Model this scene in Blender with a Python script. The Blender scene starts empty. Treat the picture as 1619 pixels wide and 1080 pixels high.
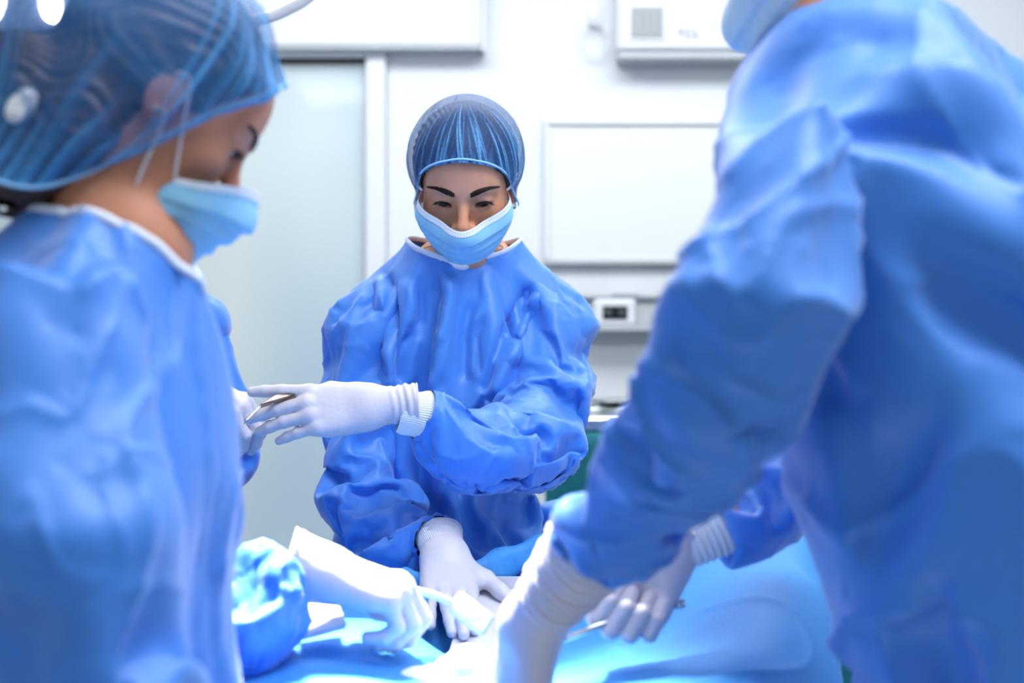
import bpy, math, time
import numpy as np
from mathutils import Vector, Matrix
# ---------------------------------------------------------------- camera, light, exposure
SC = bpy.context.scene; COL = SC.collection; T0 = time.time()
FPX = 2250.0
cam_data = bpy.data.cameras.new('camera'); CAM = bpy.data.objects.new('camera', cam_data); COL.objects.link(CAM)
CAM.location = (0, 0, 1.25); CAM.rotation_euler = (math.pi / 2, 0, 0)
cam_data.sensor_width = 36; cam_data.lens = FPX / 1619 * 36; cam_data.clip_start = .05
cam_data.dof.use_dof = True; cam_data.dof.focus_distance = 2.10; cam_data.dof.aperture_fstop = 2.7
SC.camera = CAM
SC.view_settings.view_transform = 'Standard'; SC.view_settings.look = 'None'; SC.view_settings.gamma = 1
SC.view_settings.use_curve_mapping = False; SC.view_settings.exposure = 0.4
SC.cycles.max_bounces = 8; SC.cycles.diffuse_bounces = 4; SC.cycles.transparent_max_bounces = 12
SC.cycles.caustics_reflective = False; SC.cycles.caustics_refractive = False
SC.cycles.sample_clamp_indirect = 6
world = bpy.data.worlds.new('world'); SC.world = world; world.use_nodes = True
bg = world.node_tree.nodes['Background']; bg.inputs[0].default_value = (.93, .97, 1, 1); bg.inputs[1].default_value = .24
def light(name, kind, loc, target, energy, color=(1, 1, 1), **kw):
    l = bpy.data.lights.new(name, kind); o = bpy.data.objects.new(name, l); COL.objects.link(o)
    o.location = loc; o.rotation_euler = (Vector(target) - Vector(loc)).to_track_quat('-Z', 'Y').to_euler()
    l.energy = energy; l.color = color
    for k, v in kw.items(): setattr(l, k, v)
    return o
light('ceiling_panel_light_near', 'AREA', (.75, 1.1, 2.93), (.75, 1.1, 0), 32, (.98, .99, 1), shape='RECTANGLE', size=1.6, size_y=.9)
light('ceiling_panel_light_far', 'AREA', (.1, 3.3, 2.93), (.1, 3.3, 0), 36, (.98, .99, 1), shape='RECTANGLE', size=2.8, size_y=.8)
light('ceiling_panel_light_rear', 'AREA', (-1.2, -.62, 2.93), (-1.2, -.62, 0), 5, (.96, .98, 1), shape='RECTANGLE', size=.45, size_y=1.0)
light('surgical_lamp_beam', 'SPOT', (-.34, 2.02, 2.36), (-.12, 1.50, .9), 1300, (.98, .99, 1), spot_size=math.radians(20), spot_blend=.8, shadow_soft_size=.16)
def P(px, py, Y):
    """the point at depth Y that a photograph pixel shows"""
    return np.array([(px - 809.5) / FPX * Y, Y, 1.25 - (py - 540) / FPX * Y])
# ---------------------------------------------------------------- shape tools
F32 = np.float32
def V3(*a): return np.array(a, dtype=float)
def rc(a, b, ra, rb=None):
    """tapered capsule"""
    a = np.asarray(a, float); b = np.asarray(b, float); rb = ra if rb is None else rb
    ab = b - a; L2 = max(float(ab @ ab), 1e-9)
    def f(p):
        q = p - a
        t = np.clip((q @ ab) / L2, 0, 1)
        return np.sqrt(((q - t[..., None] * ab) ** 2).sum(-1)) - (ra + (rb - ra) * t)
    return f
def ell(c, r, R=None):
    c = np.asarray(c, float); r = np.asarray(r, float)
    def f(p):
        q = p - c
        if R is not None: q = q @ R
        k0 = np.sqrt(((q / r) ** 2).sum(-1)); k1 = np.sqrt(((q / r ** 2) ** 2).sum(-1)) + 1e-9
        return k0 * (k0 - 1) / k1
    return f
def rbox(c, h, rad, R=None):
    c = np.asarray(c, float); h = np.asarray(h, float) - rad
    def f(p):
        q = p - c
        if R is not None: q = q @ R
        q = np.abs(q) - h
        return np.sqrt((np.maximum(q, 0) ** 2).sum(-1)) + np.minimum(q.max(-1), 0) - rad
    return f
def smin(a, b, k):
    h = np.maximum(k - np.abs(a - b), 0) / k
    return np.minimum(a, b) - h * h * k * .25
def U(k, *fs):
    def f(p):
        d = fs[0](p)
        for g in fs[1:]: d = smin(d, g(p), k) if k > 0 else np.minimum(d, g(p))
        return d
    return f
def chain(k, pts, rad):
    return U(k, *[rc(pts[i], pts[i + 1], rad[i], rad[i + 1]) for i in range(len(pts) - 1)])
def carve(f, g, k):
    return lambda p: -smin(-f(p), g(p), k)
def axis_steps(lo, hi, step, fine=None):
    """grid positions; fine = (a, b, step) is a denser stretch"""
    if fine is None: return np.arange(lo, hi + step, step)
    a, b, s = fine; a = max(a, lo); b = min(b, hi)
    def run(u, v, st):
        n = max(int(round((v - u) / st)), 1); return np.linspace(u, v, n + 1)
    out = [run(a, b, s)]
    if a > lo: out.insert(0, run(lo, a, step)[:-1])
    if b < hi: out.append(run(b, hi, step)[1:])
    return np.concatenate(out)
def nets(f, xs, ys, zs):
    """surface nets over a (rectilinear) grid -> verts, quads"""
    nx, ny, nz = len(xs), len(ys), len(zs)
    S = 4
    def mid(a):
        n = (len(a) + S - 1) // S
        lo = a[np.arange(n) * S]; hi = a[np.minimum(np.arange(n) * S + S - 1, len(a) - 1)]
        return (lo + hi) / 2, (hi - lo) / 2
    (mx, hx), (my, hy), (mz, hz) = mid(xs), mid(ys), mid(zs)
    C = np.stack(np.meshgrid(mx, my, mz, indexing='ij'), -1)
    dc = f(C.reshape(-1, 3)).reshape(C.shape[:3])
    rad = np.sqrt(hx[:, None, None] ** 2 + hy[None, :, None] ** 2 + hz[None, None] ** 2)
    near = np.abs(dc) < rad * 1.6 + 1.5 * max(np.diff(xs).min(), .002)
    up = lambda a: a.repeat(S, 0).repeat(S, 1).repeat(S, 2)[:nx, :ny, :nz]
    D = up(dc).copy(); I = np.argwhere(up(near))
    for k in range(0, len(I), 200000):
        J = I[k:k + 200000]
        D[J[:, 0], J[:, 1], J[:, 2]] = f(np.stack([xs[J[:, 0]], ys[J[:, 1]], zs[J[:, 2]]], 1))
    D[np.abs(D) < 1e-9] = 1e-9
    G = [np.broadcast_to(a, (nx, ny, nz)) for a in (xs[:, None, None], ys[None, :, None], zs[None, None])]
    cx, cy, cz = nx - 1, ny - 1, nz - 1
    acc = np.zeros((cx, cy, cz, 3)); cnt = np.zeros((cx, cy, cz))
    offs = [(a, b, c) for a in (0, 1) for b in (0, 1) for c in (0, 1)]
    for o in offs:
        for ax in range(3):
            if o[ax]: continue
            o2 = list(o); o2[ax] = 1
            s1 = tuple(slice(o[k], o[k] + (cx, cy, cz)[k]) for k in range(3))
            s2 = tuple(slice(o2[k], o2[k] + (cx, cy, cz)[k]) for k in range(3))
            d1, d2 = D[s1], D[s2]
            m = (d1 < 0) != (d2 < 0)
            if not m.any(): continue
            t = d1[m] / (d1[m] - d2[m])
            for k in range(3):
                acc[..., k][m] += G[k][s1][m] * (1 - t) + G[k][s2][m] * t
            cnt[m] += 1
    act = cnt > 0
    idx = -np.ones((cx, cy, cz), int); idx[act] = np.arange(act.sum())
    V = acc[act] / cnt[act][:, None]
    Q = []
    for ax in range(3):
        b, c = [k for k in range(3) if k != ax]
        s1 = [slice(None)] * 3; s2 = [slice(None)] * 3
        s1[ax] = slice(0, -1); s2[ax] = slice(1, None)
        for k in (b, c): s1[k] = slice(1, -1); s2[k] = slice(1, -1)
        d1, d2 = D[tuple(s1)], D[tuple(s2)]
        m = (d1 < 0) != (d2 < 0)
        I = np.argwhere(m)
        if not len(I): continue
        neg = (d1 < 0)[m]
        I[:, b] += 1; I[:, c] += 1
        def at(db, dc):
            J = I.copy(); J[:, b] -= db; J[:, c] -= dc
            return idx[J[:, 0], J[:, 1], J[:, 2]]
        q = np.stack([at(1, 1), at(0, 1), at(0, 0), at(1, 0)], 1)
        flip = neg if ax != 1 else ~neg
        q[~flip] = q[~flip][:, ::-1]
        Q.append(q)
    Q = np.concatenate(Q); Q = Q[(Q >= 0).all(1)]
    return V, Q
def bbox_nets(f, lo, hi, step):
    return nets(f, *[np.arange(lo[k], hi[k] + step, step) for k in range(3)])
def cull(V, Q, keep):
    """keep quads whose 4 verts satisfy keep"""
    Q = Q[keep[Q].all(1)]
    u, inv = np.unique(Q, return_inverse=True)
    return V[u], inv.reshape(Q.shape)
def clip(V, Q, c):
    """keep what lies where c > 0, moving the rim onto c = 0"""
    cv = c(V); keep = cv > 0
    Q = Q[keep[Q].any(1)]; V = V.copy(); m = ~keep
    for it in range(3):
        p = V[m]; c0 = c(p); e = 1e-3
        g = np.stack([c(p + np.eye(3)[k] * e) - c0 for k in range(3)], 1) / e
        V[m] = p - g * (c0 / ((g ** 2).sum(1) + 1e-9))[:, None] * .95
    u, inv = np.unique(Q, return_inverse=True)
    return V[u], inv.reshape(Q.shape)
def rims(Q):
    """ordered border loops of a quad mesh"""
    E = np.concatenate([Q[:, [0, 1]], Q[:, [1, 2]], Q[:, [2, 3]], Q[:, [3, 0]]])
    S = set(map(tuple, E.tolist())); nxt = {a: b for a, b in S if (b, a) not in S}
    loops = []
    while nxt:
        a = next(iter(nxt)); lp = []
        while a in nxt:
            lp.append(a); a = nxt.pop(a)
        loops.append(lp)
    return sorted(loops, key=len, reverse=True)
def smooth_rims(X, Q, n=30):
    X = X.copy()
    for lp in rims(Q):
        if len(lp) < 12: continue
        c = X[lp]
        for i in range(n): c = (np.roll(c, 1, 0) + 2 * c + np.roll(c, -1, 0)) / 4
        X[lp] = c
    return X
def subdiv(X, Q, *more):
    """split each quad in four (linear)"""
    E = np.concatenate([Q[:, [0, 1]], Q[:, [1, 2]], Q[:, [2, 3]], Q[:, [3, 0]]]); E.sort(1)
    key = E[:, 0] * (len(X) + 1) + E[:, 1]
    uk, first, inv = np.unique(key, return_index=True, return_inverse=True)
    ue = E[first]; n = len(X); m = len(ue); nq = len(Q)
    e = inv.reshape(4, nq).T + n
    c = np.arange(nq) + n + m
    Q2 = np.concatenate([np.stack([Q[:, 0], e[:, 0], c, e[:, 3]], 1), np.stack([e[:, 0], Q[:, 1], e[:, 1], c], 1),
                         np.stack([c, e[:, 1], Q[:, 2], e[:, 2]], 1), np.stack([e[:, 3], c, e[:, 2], Q[:, 3]], 1)])
    res = [np.concatenate([A, A[ue].mean(1), A[Q].mean(1)]) for A in (X,) + more]
    return (res[0], Q2) + tuple(res[1:])
def neighbours(n, Q, diag=True):
    prs = [Q[:, [0, 1]], Q[:, [1, 2]], Q[:, [2, 3]], Q[:, [3, 0]]]
    if diag: prs += [Q[:, [0, 2]], Q[:, [1, 3]]]
    E = np.concatenate(prs); E.sort(1); E = np.unique(E, axis=0)
    E2 = np.concatenate([E, E[:, ::-1]]); E2 = E2[np.argsort(E2[:, 0], kind='stable')]
    deg = np.bincount(E2[:, 0], minlength=n); st = np.concatenate([[0], np.cumsum(deg)[:-1]])
    K = deg.max(); col = np.arange(len(E2)) - st[E2[:, 0]]
    nb = np.repeat(np.arange(n)[:, None], K, 1); nb[E2[:, 0], col] = E2[:, 1]
    mask = np.zeros((n, K)); mask[E2[:, 0], col] = 1
    return nb, mask, deg
def vnormals(X, Q):
    n = np.cross(X[Q[:, 2]] - X[Q[:, 0]], X[Q[:, 3]] - X[Q[:, 1]])
    N = np.stack([np.bincount(Q.ravel(), np.repeat(n[:, k], 4), minlength=len(X)) for k in range(3)], 1)
    return N / (np.linalg.norm(N, axis=1, keepdims=True) + 1e-12)
def noise3(p, freq, seed):
    """cheap smooth noise: sum of random plane waves, about -1..1"""
    r = np.random.default_rng(seed); out = 0
    for i in range(10):
        k = r.normal(size=3); k = k / np.linalg.norm(k) * freq * r.uniform(.6, 1.5) * 6.28
        out = out + np.sin(p @ k + r.uniform(0, 6.28))
    return out / 3.2
def relax(X, X0, Q, scale, sdf, lo, hi, iters, g=(0, 0, 0), kb=.1, pin=None, every=4, damp=.85, stiff=1.0):
    n = len(X); nb, mask, deg = neighbours(n, Q)
    nb1, mask1, deg1 = neighbours(n, Q, False)
    w1 = mask1 / np.maximum(deg1, 1)[:, None]
    d0 = X0[nb] - X0[:, None]; L0 = np.sqrt((d0 ** 2).sum(-1))
    s = scale(X0[:, None] + d0 * .5, d0 / (L0[..., None] + 1e-9)) if callable(scale) else scale
    L0 = L0 * s
    w = mask / np.maximum(deg, 1)[:, None] * stiff
    free = np.ones(n) if pin is None else 1 - pin
    fr = free[:, None]; g = np.asarray(g, float); Vel = np.zeros_like(X); border = (deg1 < 4)
    for it in range(iters):
        Xp = X
        X = X + (Vel * damp + g) * fr
        d = X[nb] - X[:, None]; L = np.sqrt((d ** 2).sum(-1)) + 1e-9
        corr = (d * (w * (L - L0) / L)[..., None]).sum(1)
        lap = (X[nb1] * w1[..., None]).sum(1) - X
        lap[border] = 0
        bi = (lap[nb1] * w1[..., None]).sum(1) - lap; bi[border] = 0
        X = X + (corr * .7 - kb * bi) * fr
        if it % every == every - 1 or it == iters - 1:
            ds = sdf(X); e = 2e-3
            gr = np.stack([sdf(X + np.eye(3)[k] * e) - ds for k in range(3)], 1) / e
            gr /= np.linalg.norm(gr, axis=1, keepdims=True) + 1e-9
            push = np.where(ds < lo, lo - ds, np.where(ds > hi, hi - ds, 0))
            X = X + gr * (push * free)[:, None]
        Vel = X - Xp
    return X
def cloth(V, Q, sdf, scale=1.06, lo=-.012, hi=.02, g=(0, 0, -.00004), iters=(150, 120, 80), kb=(.1, .15, .2), pinf=None, seed=1, amp=.006, damp=.85, nz=(1, 1, 1)):
    X0 = V.copy(); N = vnormals(V, Q)
    X = V + N * (noise3(V * nz, 9, seed) * amp)[:, None]
    for lv, it in enumerate(iters):
        if lv: X, Q, X0 = subdiv(X, Q, X0)
        pin = None if pinf is None else pinf(X0)
        X = relax(X, X0, Q, scale, sdf, lo, hi, it, g=np.asarray(g) / (1 + lv), kb=kb[lv], pin=pin, damp=damp)
    return X, Q, X0
def smooth(X, Q, k=.5, n=1):
    nb1, mask1, deg1 = neighbours(len(X), Q, False); w1 = mask1 / np.maximum(deg1, 1)[:, None]; b = deg1 < 4
    for i in range(n):
        lap = (X[nb1] * w1[..., None]).sum(1) - X; lap[b] = 0; X = X + k * lap
    return X

def press_folds(X, Q, folds, face=(0, -1, 0)):
    """sharpen named folds: each (points, width, depth, side); points in world, profile runs across in the x-z plane"""
    N = vnormals(X, Q); X = X.copy(); fac = np.clip(N @ np.array(face, float) * 1.6, 0, 1)
    for pts, w, dep, side in folds:
        pts = spline(pts, 10); a = pts[:-1, [0, 2]]; b = pts[1:, [0, 2]]; ab = b - a; L2 = (ab ** 2).sum(1)
        near = np.where((fac > 0) & (np.abs(X[:, 1] - pts[:, 1].mean()) < .14) & (X[:, 0] > pts[:, 0].min() - 5 * w) & (X[:, 0] < pts[:, 0].max() + 5 * w) & (X[:, 2] > pts[:, 2].min() - 4 * w) & (X[:, 2] < pts[:, 2].max() + 4 * w))[0]
        if not len(near): continue
        q = X[near][:, None, [0, 2]] - a; t = np.clip((q * ab).sum(-1) / L2, 0, 1); dv = q - t[..., None] * ab
        dd = np.sqrt((dv ** 2).sum(-1)); j = dd.argmin(1); r = np.arange(len(near)); d = dd[r, j]
        sg = np.sign(dv[r, j, 0] * ab[j, 1] - dv[r, j, 1] * ab[j, 0]) * side
        u = (j + t[r, j]) / len(ab); tp = np.clip(np.minimum(u / .22, (1 - u) / .12), 0, 1); tp = tp * tp * (3 - 2 * tp)
        s = d * sg / w
        prof = -np.exp(-(s / .75) ** 2) * np.where(s > 0, 1, 1) + .75 * np.exp(-((s - 1.5) / .9) ** 2)
        X[near] += N[near] * (prof * dep * tp * fac[near])[:, None]
    return X

def creases(X, Q, amp, freq=6, seed=1, stretch=(1, 1, 1), octaves=2, sharp=5.0, keep=None):
    """raise thin sharp fold lines with flat panels between them"""
    N = vnormals(X, Q); h = 0; a = 1.0
    for o in range(octaves):
        p = X * np.array(stretch); wv = np.stack([noise3(p, freq * .7, seed + 50 + k) for k in range(3)], 1) * (.35 / freq)
        n = noise3(p + wv, freq, seed + o * 7)
        m = np.clip(noise3(p, freq * .5, seed + 90 + o) * .8 + .6, 0, 1)
        h = h + a * m * (np.exp(-sharp * np.abs(n)) - .25 + .3 * np.abs(n)); freq *= 2.1; a *= .45
    h = h * amp
    if keep is not None: h = h * keep(X)
    return X + N * h[:, None]
# ---------------------------------------------------------------- materials
def srgb(r, g, b):
    f = lambda c: (c / 255 / 12.92) if c / 255 <= .04045 else ((c / 255 + .055) / 1.055) ** 2.4
    return (f(r), f(g), f(b), 1)
def mat(name, col, rough=.5, spec=.5, metal=0., bump=None, var=0., varscale=8, sss=0., coat=0., emit=None, alpha=None, trans=0., sheen=0., stretch=None):
    m = bpy.data.materials.new(name); m.use_nodes = True; nt = m.node_tree; b = nt.nodes['Principled BSDF']
    b.inputs['Base Color'].default_value = col; b.inputs['Roughness'].default_value = rough
    b.inputs['Specular IOR Level'].default_value = spec; b.inputs['Metallic'].default_value = metal
    b.inputs['Coat Weight'].default_value = coat; b.inputs['Sheen Weight'].default_value = sheen
    b.inputs['Transmission Weight'].default_value = trans
    if sss:
        b.inputs['Subsurface Weight'].default_value = sss; b.inputs['Subsurface Radius'].default_value = (1, .35, .2); b.inputs['Subsurface Scale'].default_value = .008
    if emit: b.inputs['Emission Color'].default_value = emit[0]; b.inputs['Emission Strength'].default_value = emit[1]
    if alpha is not None: b.inputs['Alpha'].default_value = alpha
    tc = nt.nodes.new('ShaderNodeTexCoord'); src = tc.outputs['Object']
    if stretch:
        mp = nt.nodes.new('ShaderNodeMapping'); mp.inputs['Scale'].default_value = stretch; nt.links.new(src, mp.inputs[0]); src = mp.outputs[0]
    if var:
        n = nt.nodes.new('ShaderNodeTexNoise'); n.inputs['Scale'].default_value = varscale; n.inputs['Detail'].default_value = 5
        nt.links.new(src, n.inputs['Vector'])
        r = nt.nodes.new('ShaderNodeValToRGB'); r.color_ramp.elements[0].position = .3; r.color_ramp.elements[1].position = .7
        r.color_ramp.elements[0].color = tuple(c * (1 - var) for c in col[:3]) + (1,)
        r.color_ramp.elements[1].color = tuple(min(c * (1 + var), 1) for c in col[:3]) + (1,)
        nt.links.new(n.outputs['Fac'], r.inputs[0]); nt.links.new(r.outputs[0], b.inputs['Base Color'])
    if bump:
        n = nt.nodes.new('ShaderNodeTexNoise'); n.inputs['Scale'].default_value = bump[0]; n.inputs['Detail'].default_value = 3
        nt.links.new(src, n.inputs['Vector'])
        bp = nt.nodes.new('ShaderNodeBump'); bp.inputs['Strength'].default_value = bump[1]; bp.inputs['Distance'].default_value = bump[2]
        nt.links.new(n.outputs['Fac'], bp.inputs['Height']); nt.links.new(bp.outputs[0], b.inputs['Normal'])
    return m
M = {}
M['gown'] = mat('blue_nonwoven', srgb(56, 128, 220), .48, .5, bump=(900, .25, .0004), var=.06, varscale=300, sheen=.3)
M['drape'] = mat('drape_fabric', srgb(62, 142, 212), .6, .35, bump=(700, .3, .0005), var=.07, varscale=220)
M['teal'] = mat('teal_cloth', srgb(22, 96, 108), .8, .2, bump=(300, .3, .001), var=.1, varscale=60)
M['white_trim'] = mat('white_binding', srgb(215, 228, 248), .7, .3, bump=(1500, .3, .0003))
M['skin'] = mat('skin', srgb(220, 160, 128), .48, .4, bump=(500, .25, .0006), var=.07, varscale=35, sss=.25)
M['skin_tan'] = mat('skin_tan', srgb(204, 142, 112), .5, .4, bump=(500, .2, .0006), var=.06, varscale=30, sss=.25)
M['glove'] = mat('latex_glove', srgb(208, 205, 214), .42, .4, bump=(130, .35, .0016), var=.02, varscale=40, sss=.15)
M['knit'] = mat('knit_cuff', srgb(232, 238, 244), .85, .2, bump=(900, .4, .0006))
M['hair'] = mat('dark_hair', srgb(36, 26, 26), .45, .5, bump=(60, .6, .002), var=.4, varscale=60, stretch=(4, 1, 1))
M['hair_brown'] = mat('brown_hair', srgb(82, 60, 52), .42, .5, bump=(50, .7, .003), var=.75, varscale=32, stretch=(.5, 4, 2.5))
M['brow'] = mat('brow_hair', srgb(38, 26, 26), .6, .3)
M['mask'] = mat('mask_fabric', srgb(150, 212, 246), .75, .25, bump=(600, .3, .0004), var=.05, varscale=140)
M['mask_pale'] = mat('mask_pale_fabric', srgb(215, 240, 250), .75, .25, bump=(600, .3, .0004), var=.05, varscale=140)
M['mask_white'] = mat('mask_white', srgb(228, 238, 250), .75, .25)
M['loop'] = mat('ear_loop', srgb(236, 238, 246), .8, .2)
M['stitch'] = mat('weld_mark', srgb(70, 120, 180), .8, .2)
M['wall'] = mat('wall_paint', srgb(216, 220, 225), .6, .3, bump=(120, .05, .001), var=.01, varscale=3)
M['white_plastic'] = mat('white_plastic', srgb(218, 221, 225), .35, .5, var=.01, varscale=5)
M['grey_plastic'] = mat('grey_plastic', srgb(176, 182, 186), .5, .5, var=.02, varscale=10)
M['dark'] = mat('dark_screen', srgb(14, 24, 22), .2, .6)
M['dark_grey'] = mat('dark_grey', srgb(60, 66, 68), .5, .5)
M['steel'] = mat('brushed_steel', srgb(200, 205, 208), .28, .5, metal=1, bump=(80, .1, .001), stretch=(1, 20, 1))
M['blade'] = mat('blade_steel', srgb(150, 135, 130), .22, .5, metal=1)
M['floor'] = mat('floor_vinyl', srgb(186, 196, 202), .35, .5, var=.04, varscale=9)
M['ceiling'] = mat('ceiling_paint', srgb(240, 242, 244), .8, .2)
M['board'] = mat('board_face', srgb(218, 223, 221), .3, .5, var=.01, varscale=2)
M['tray'] = mat('white_tray', srgb(214, 214, 226), .45, .4)
M['gauze'] = mat('white_gauze', srgb(240, 242, 246), .85, .2, bump=(500, .5, .001))
M['panel_light'] = mat('panel_light', (1, 1, 1, 1), .5, emit=((.94, .97, 1, 1), 3.0))
M['led'] = mat('lamp_led', (1, 1, 1, 1), .3, emit=((1, .98, .95, 1), 5.0))
M['lamp_face'] = mat('lamp_face', srgb(150, 165, 205), .25, .5, coat=.6)
M['lamp_rim'] = mat('lamp_rim', srgb(30, 40, 80), .3, .5)
M['blue_print'] = mat('blue_print', srgb(20, 40, 150), .5, .4)
M['necklace'] = mat('necklace_metal', srgb(90, 70, 60), .3, .5, metal=1)
M['trousers'] = mat('blue_cotton', srgb(50, 90, 160), .8, .2, var=.05, varscale=40)
M['shoe'] = mat('white_clog', srgb(220, 225, 228), .5, .4, var=.03, varscale=30)
def frosted():
    m = mat('frosted_glass', srgb(178, 196, 208), .3, .6, coat=.6)
    nt = m.node_tree; b = nt.nodes['Principled BSDF']; b.inputs['Coat Roughness'].default_value = .06
    tc = nt.nodes.new('ShaderNodeTexCoord'); n = nt.nodes.new('ShaderNodeTexNoise'); n.inputs['Scale'].default_value = 1.3; n.inputs['Detail'].default_value = 1
    mp = nt.nodes.new('ShaderNodeMapping'); mp.inputs['Scale'].default_value = (1.5, 1, .6)
    r = nt.nodes.new('ShaderNodeValToRGB')
    r.color_ramp.elements[0].position = .3; r.color_ramp.elements[0].color = srgb(168, 190, 204)
    r.color_ramp.elements[1].position = .7; r.color_ramp.elements[1].color = srgb(206, 216, 214)
    nt.links.new(tc.outputs['Object'], mp.inputs[0]); nt.links.new(mp.outputs[0], n.inputs['Vector']); nt.links.new(n.outputs['Fac'], r.inputs[0]); nt.links.new(r.outputs[0], b.inputs['Base Color'])
    return m
M['frosted'] = frosted()
def cap_mat(name, thin, thick, col_thin, col_thick):
    """see-through nonwoven: opacity follows the 'ply' attribute (gathered folds lie double)"""
    m = bpy.data.materials.new(name); m.use_nodes = True; nt = m.node_tree; b = nt.nodes['Principled BSDF']
    b.inputs['Roughness'].default_value = .6; b.inputs['Specular IOR Level'].default_value = .3
    a = nt.nodes.new('ShaderNodeAttribute'); a.attribute_name = 'ply'
    tc = nt.nodes.new('ShaderNodeTexCoord')
    n = nt.nodes.new('ShaderNodeTexNoise'); n.inputs['Scale'].default_value = 420; n.inputs['Detail'].default_value = 4; nt.links.new(tc.outputs['Object'], n.inputs['Vector'])
    def mr(src, a0, a1, b0, b1):
        k = nt.nodes.new('ShaderNodeMapRange'); nt.links.new(src, k.inputs[0])
        for i, v in enumerate((a0, a1, b0, b1)): k.inputs[i + 1].default_value = v
        return k.outputs[0]
    base = mr(a.outputs['Fac'], 0, 1, thin, thick); fib = mr(n.outputs['Fac'], .35, .65, -.16, .16)
    ad = nt.nodes.new('ShaderNodeMath'); ad.operation = 'ADD'; ad.use_clamp = True; nt.links.new(base, ad.inputs[0]); nt.links.new(fib, ad.inputs[1])
    nt.links.new(ad.outputs[0], b.inputs['Alpha'])
    r = nt.nodes.new('ShaderNodeValToRGB'); r.color_ramp.elements[0].color = col_thin; r.color_ramp.elements[1].color = col_thick
    nt.links.new(a.outputs['Fac'], r.inputs[0]); nt.links.new(r.outputs[0], b.inputs['Base Color'])
    return m
M['cap'] = cap_mat('cap_fabric', .50, .95, srgb(30, 84, 145), srgb(105, 175, 232))
M['cap_thin'] = cap_mat('cap_fabric_thin', .40, .95, srgb(36, 120, 190), srgb(90, 175, 240))

def eye_mat():
    m = bpy.data.materials.new('eyeball'); m.use_nodes = True; nt = m.node_tree; b = nt.nodes['Principled BSDF']; b.inputs['Roughness'].default_value = .08
    tc = nt.nodes.new('ShaderNodeTexCoord'); s = nt.nodes.new('ShaderNodeSeparateXYZ'); nt.links.new(tc.outputs['Object'], s.inputs[0])
    r = nt.nodes.new('ShaderNodeValToRGB'); nt.links.new(s.outputs['Z'], r.inputs[0])
    mp = nt.nodes.new('ShaderNodeMapRange'); mp.inputs[1].default_value = .006; mp.inputs[2].default_value = .0125; nt.links.new(s.outputs['Z'], mp.inputs[0]); nt.links.new(mp.outputs[0], r.inputs[0])
    e = r.color_ramp.elements; e[0].position = .0; e[0].color = srgb(225, 215, 212); e[1].position = .97; e[1].color = (.005, .004, .004, 1)
    for p, c in ((.62, srgb(215, 205, 202)), (.68, srgb(50, 30, 22)), (.92, srgb(70, 42, 28))):
        k = e.new(p); k.color = c
    nt.links.new(r.outputs[0], b.inputs['Base Color']); return m
M['eye'] = eye_mat()
# ---------------------------------------------------------------- object helpers
def link_mesh(name, V, Q, m, parent=None, shade=True, attr=None):
    me = bpy.data.meshes.new(name); V = np.asarray(V, float)
    if isinstance(Q, np.ndarray): Q = Q.tolist()
    off = V.mean(0) if parent is None else np.zeros(3)
    me.from_pydata((V - off).tolist(), [], Q); me.update()
    if shade: me.shade_smooth()
    me.materials.append(M[m] if isinstance(m, str) else m)
    if attr is not None:
        a = me.attributes.new('ply', 'FLOAT', 'POINT'); a.data.foreach_set('value', np.asarray(attr, dtype=np.float32))
    o = bpy.data.objects.new(name, me); COL.objects.link(o); o.location = off
    if parent is not None:
        o.parent = parent
        q = parent; tot = Vector((0, 0, 0))
        while q is not None: tot += q.location; q = q.parent
        o.location = -tot
    return o
def tag(o, label=None, cat=None, group=None, kind=None):
    for k, v in (('label', label), ('category', cat), ('group', group), ('kind', kind)):
        if v: o[k] = v
    return o
def empty(name, loc, label, cat, group=None):
    o = bpy.data.objects.new(name, None); COL.objects.link(o); o.location = tuple(loc); o.empty_display_size = .1
    return tag(o, label, cat, group)
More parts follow.
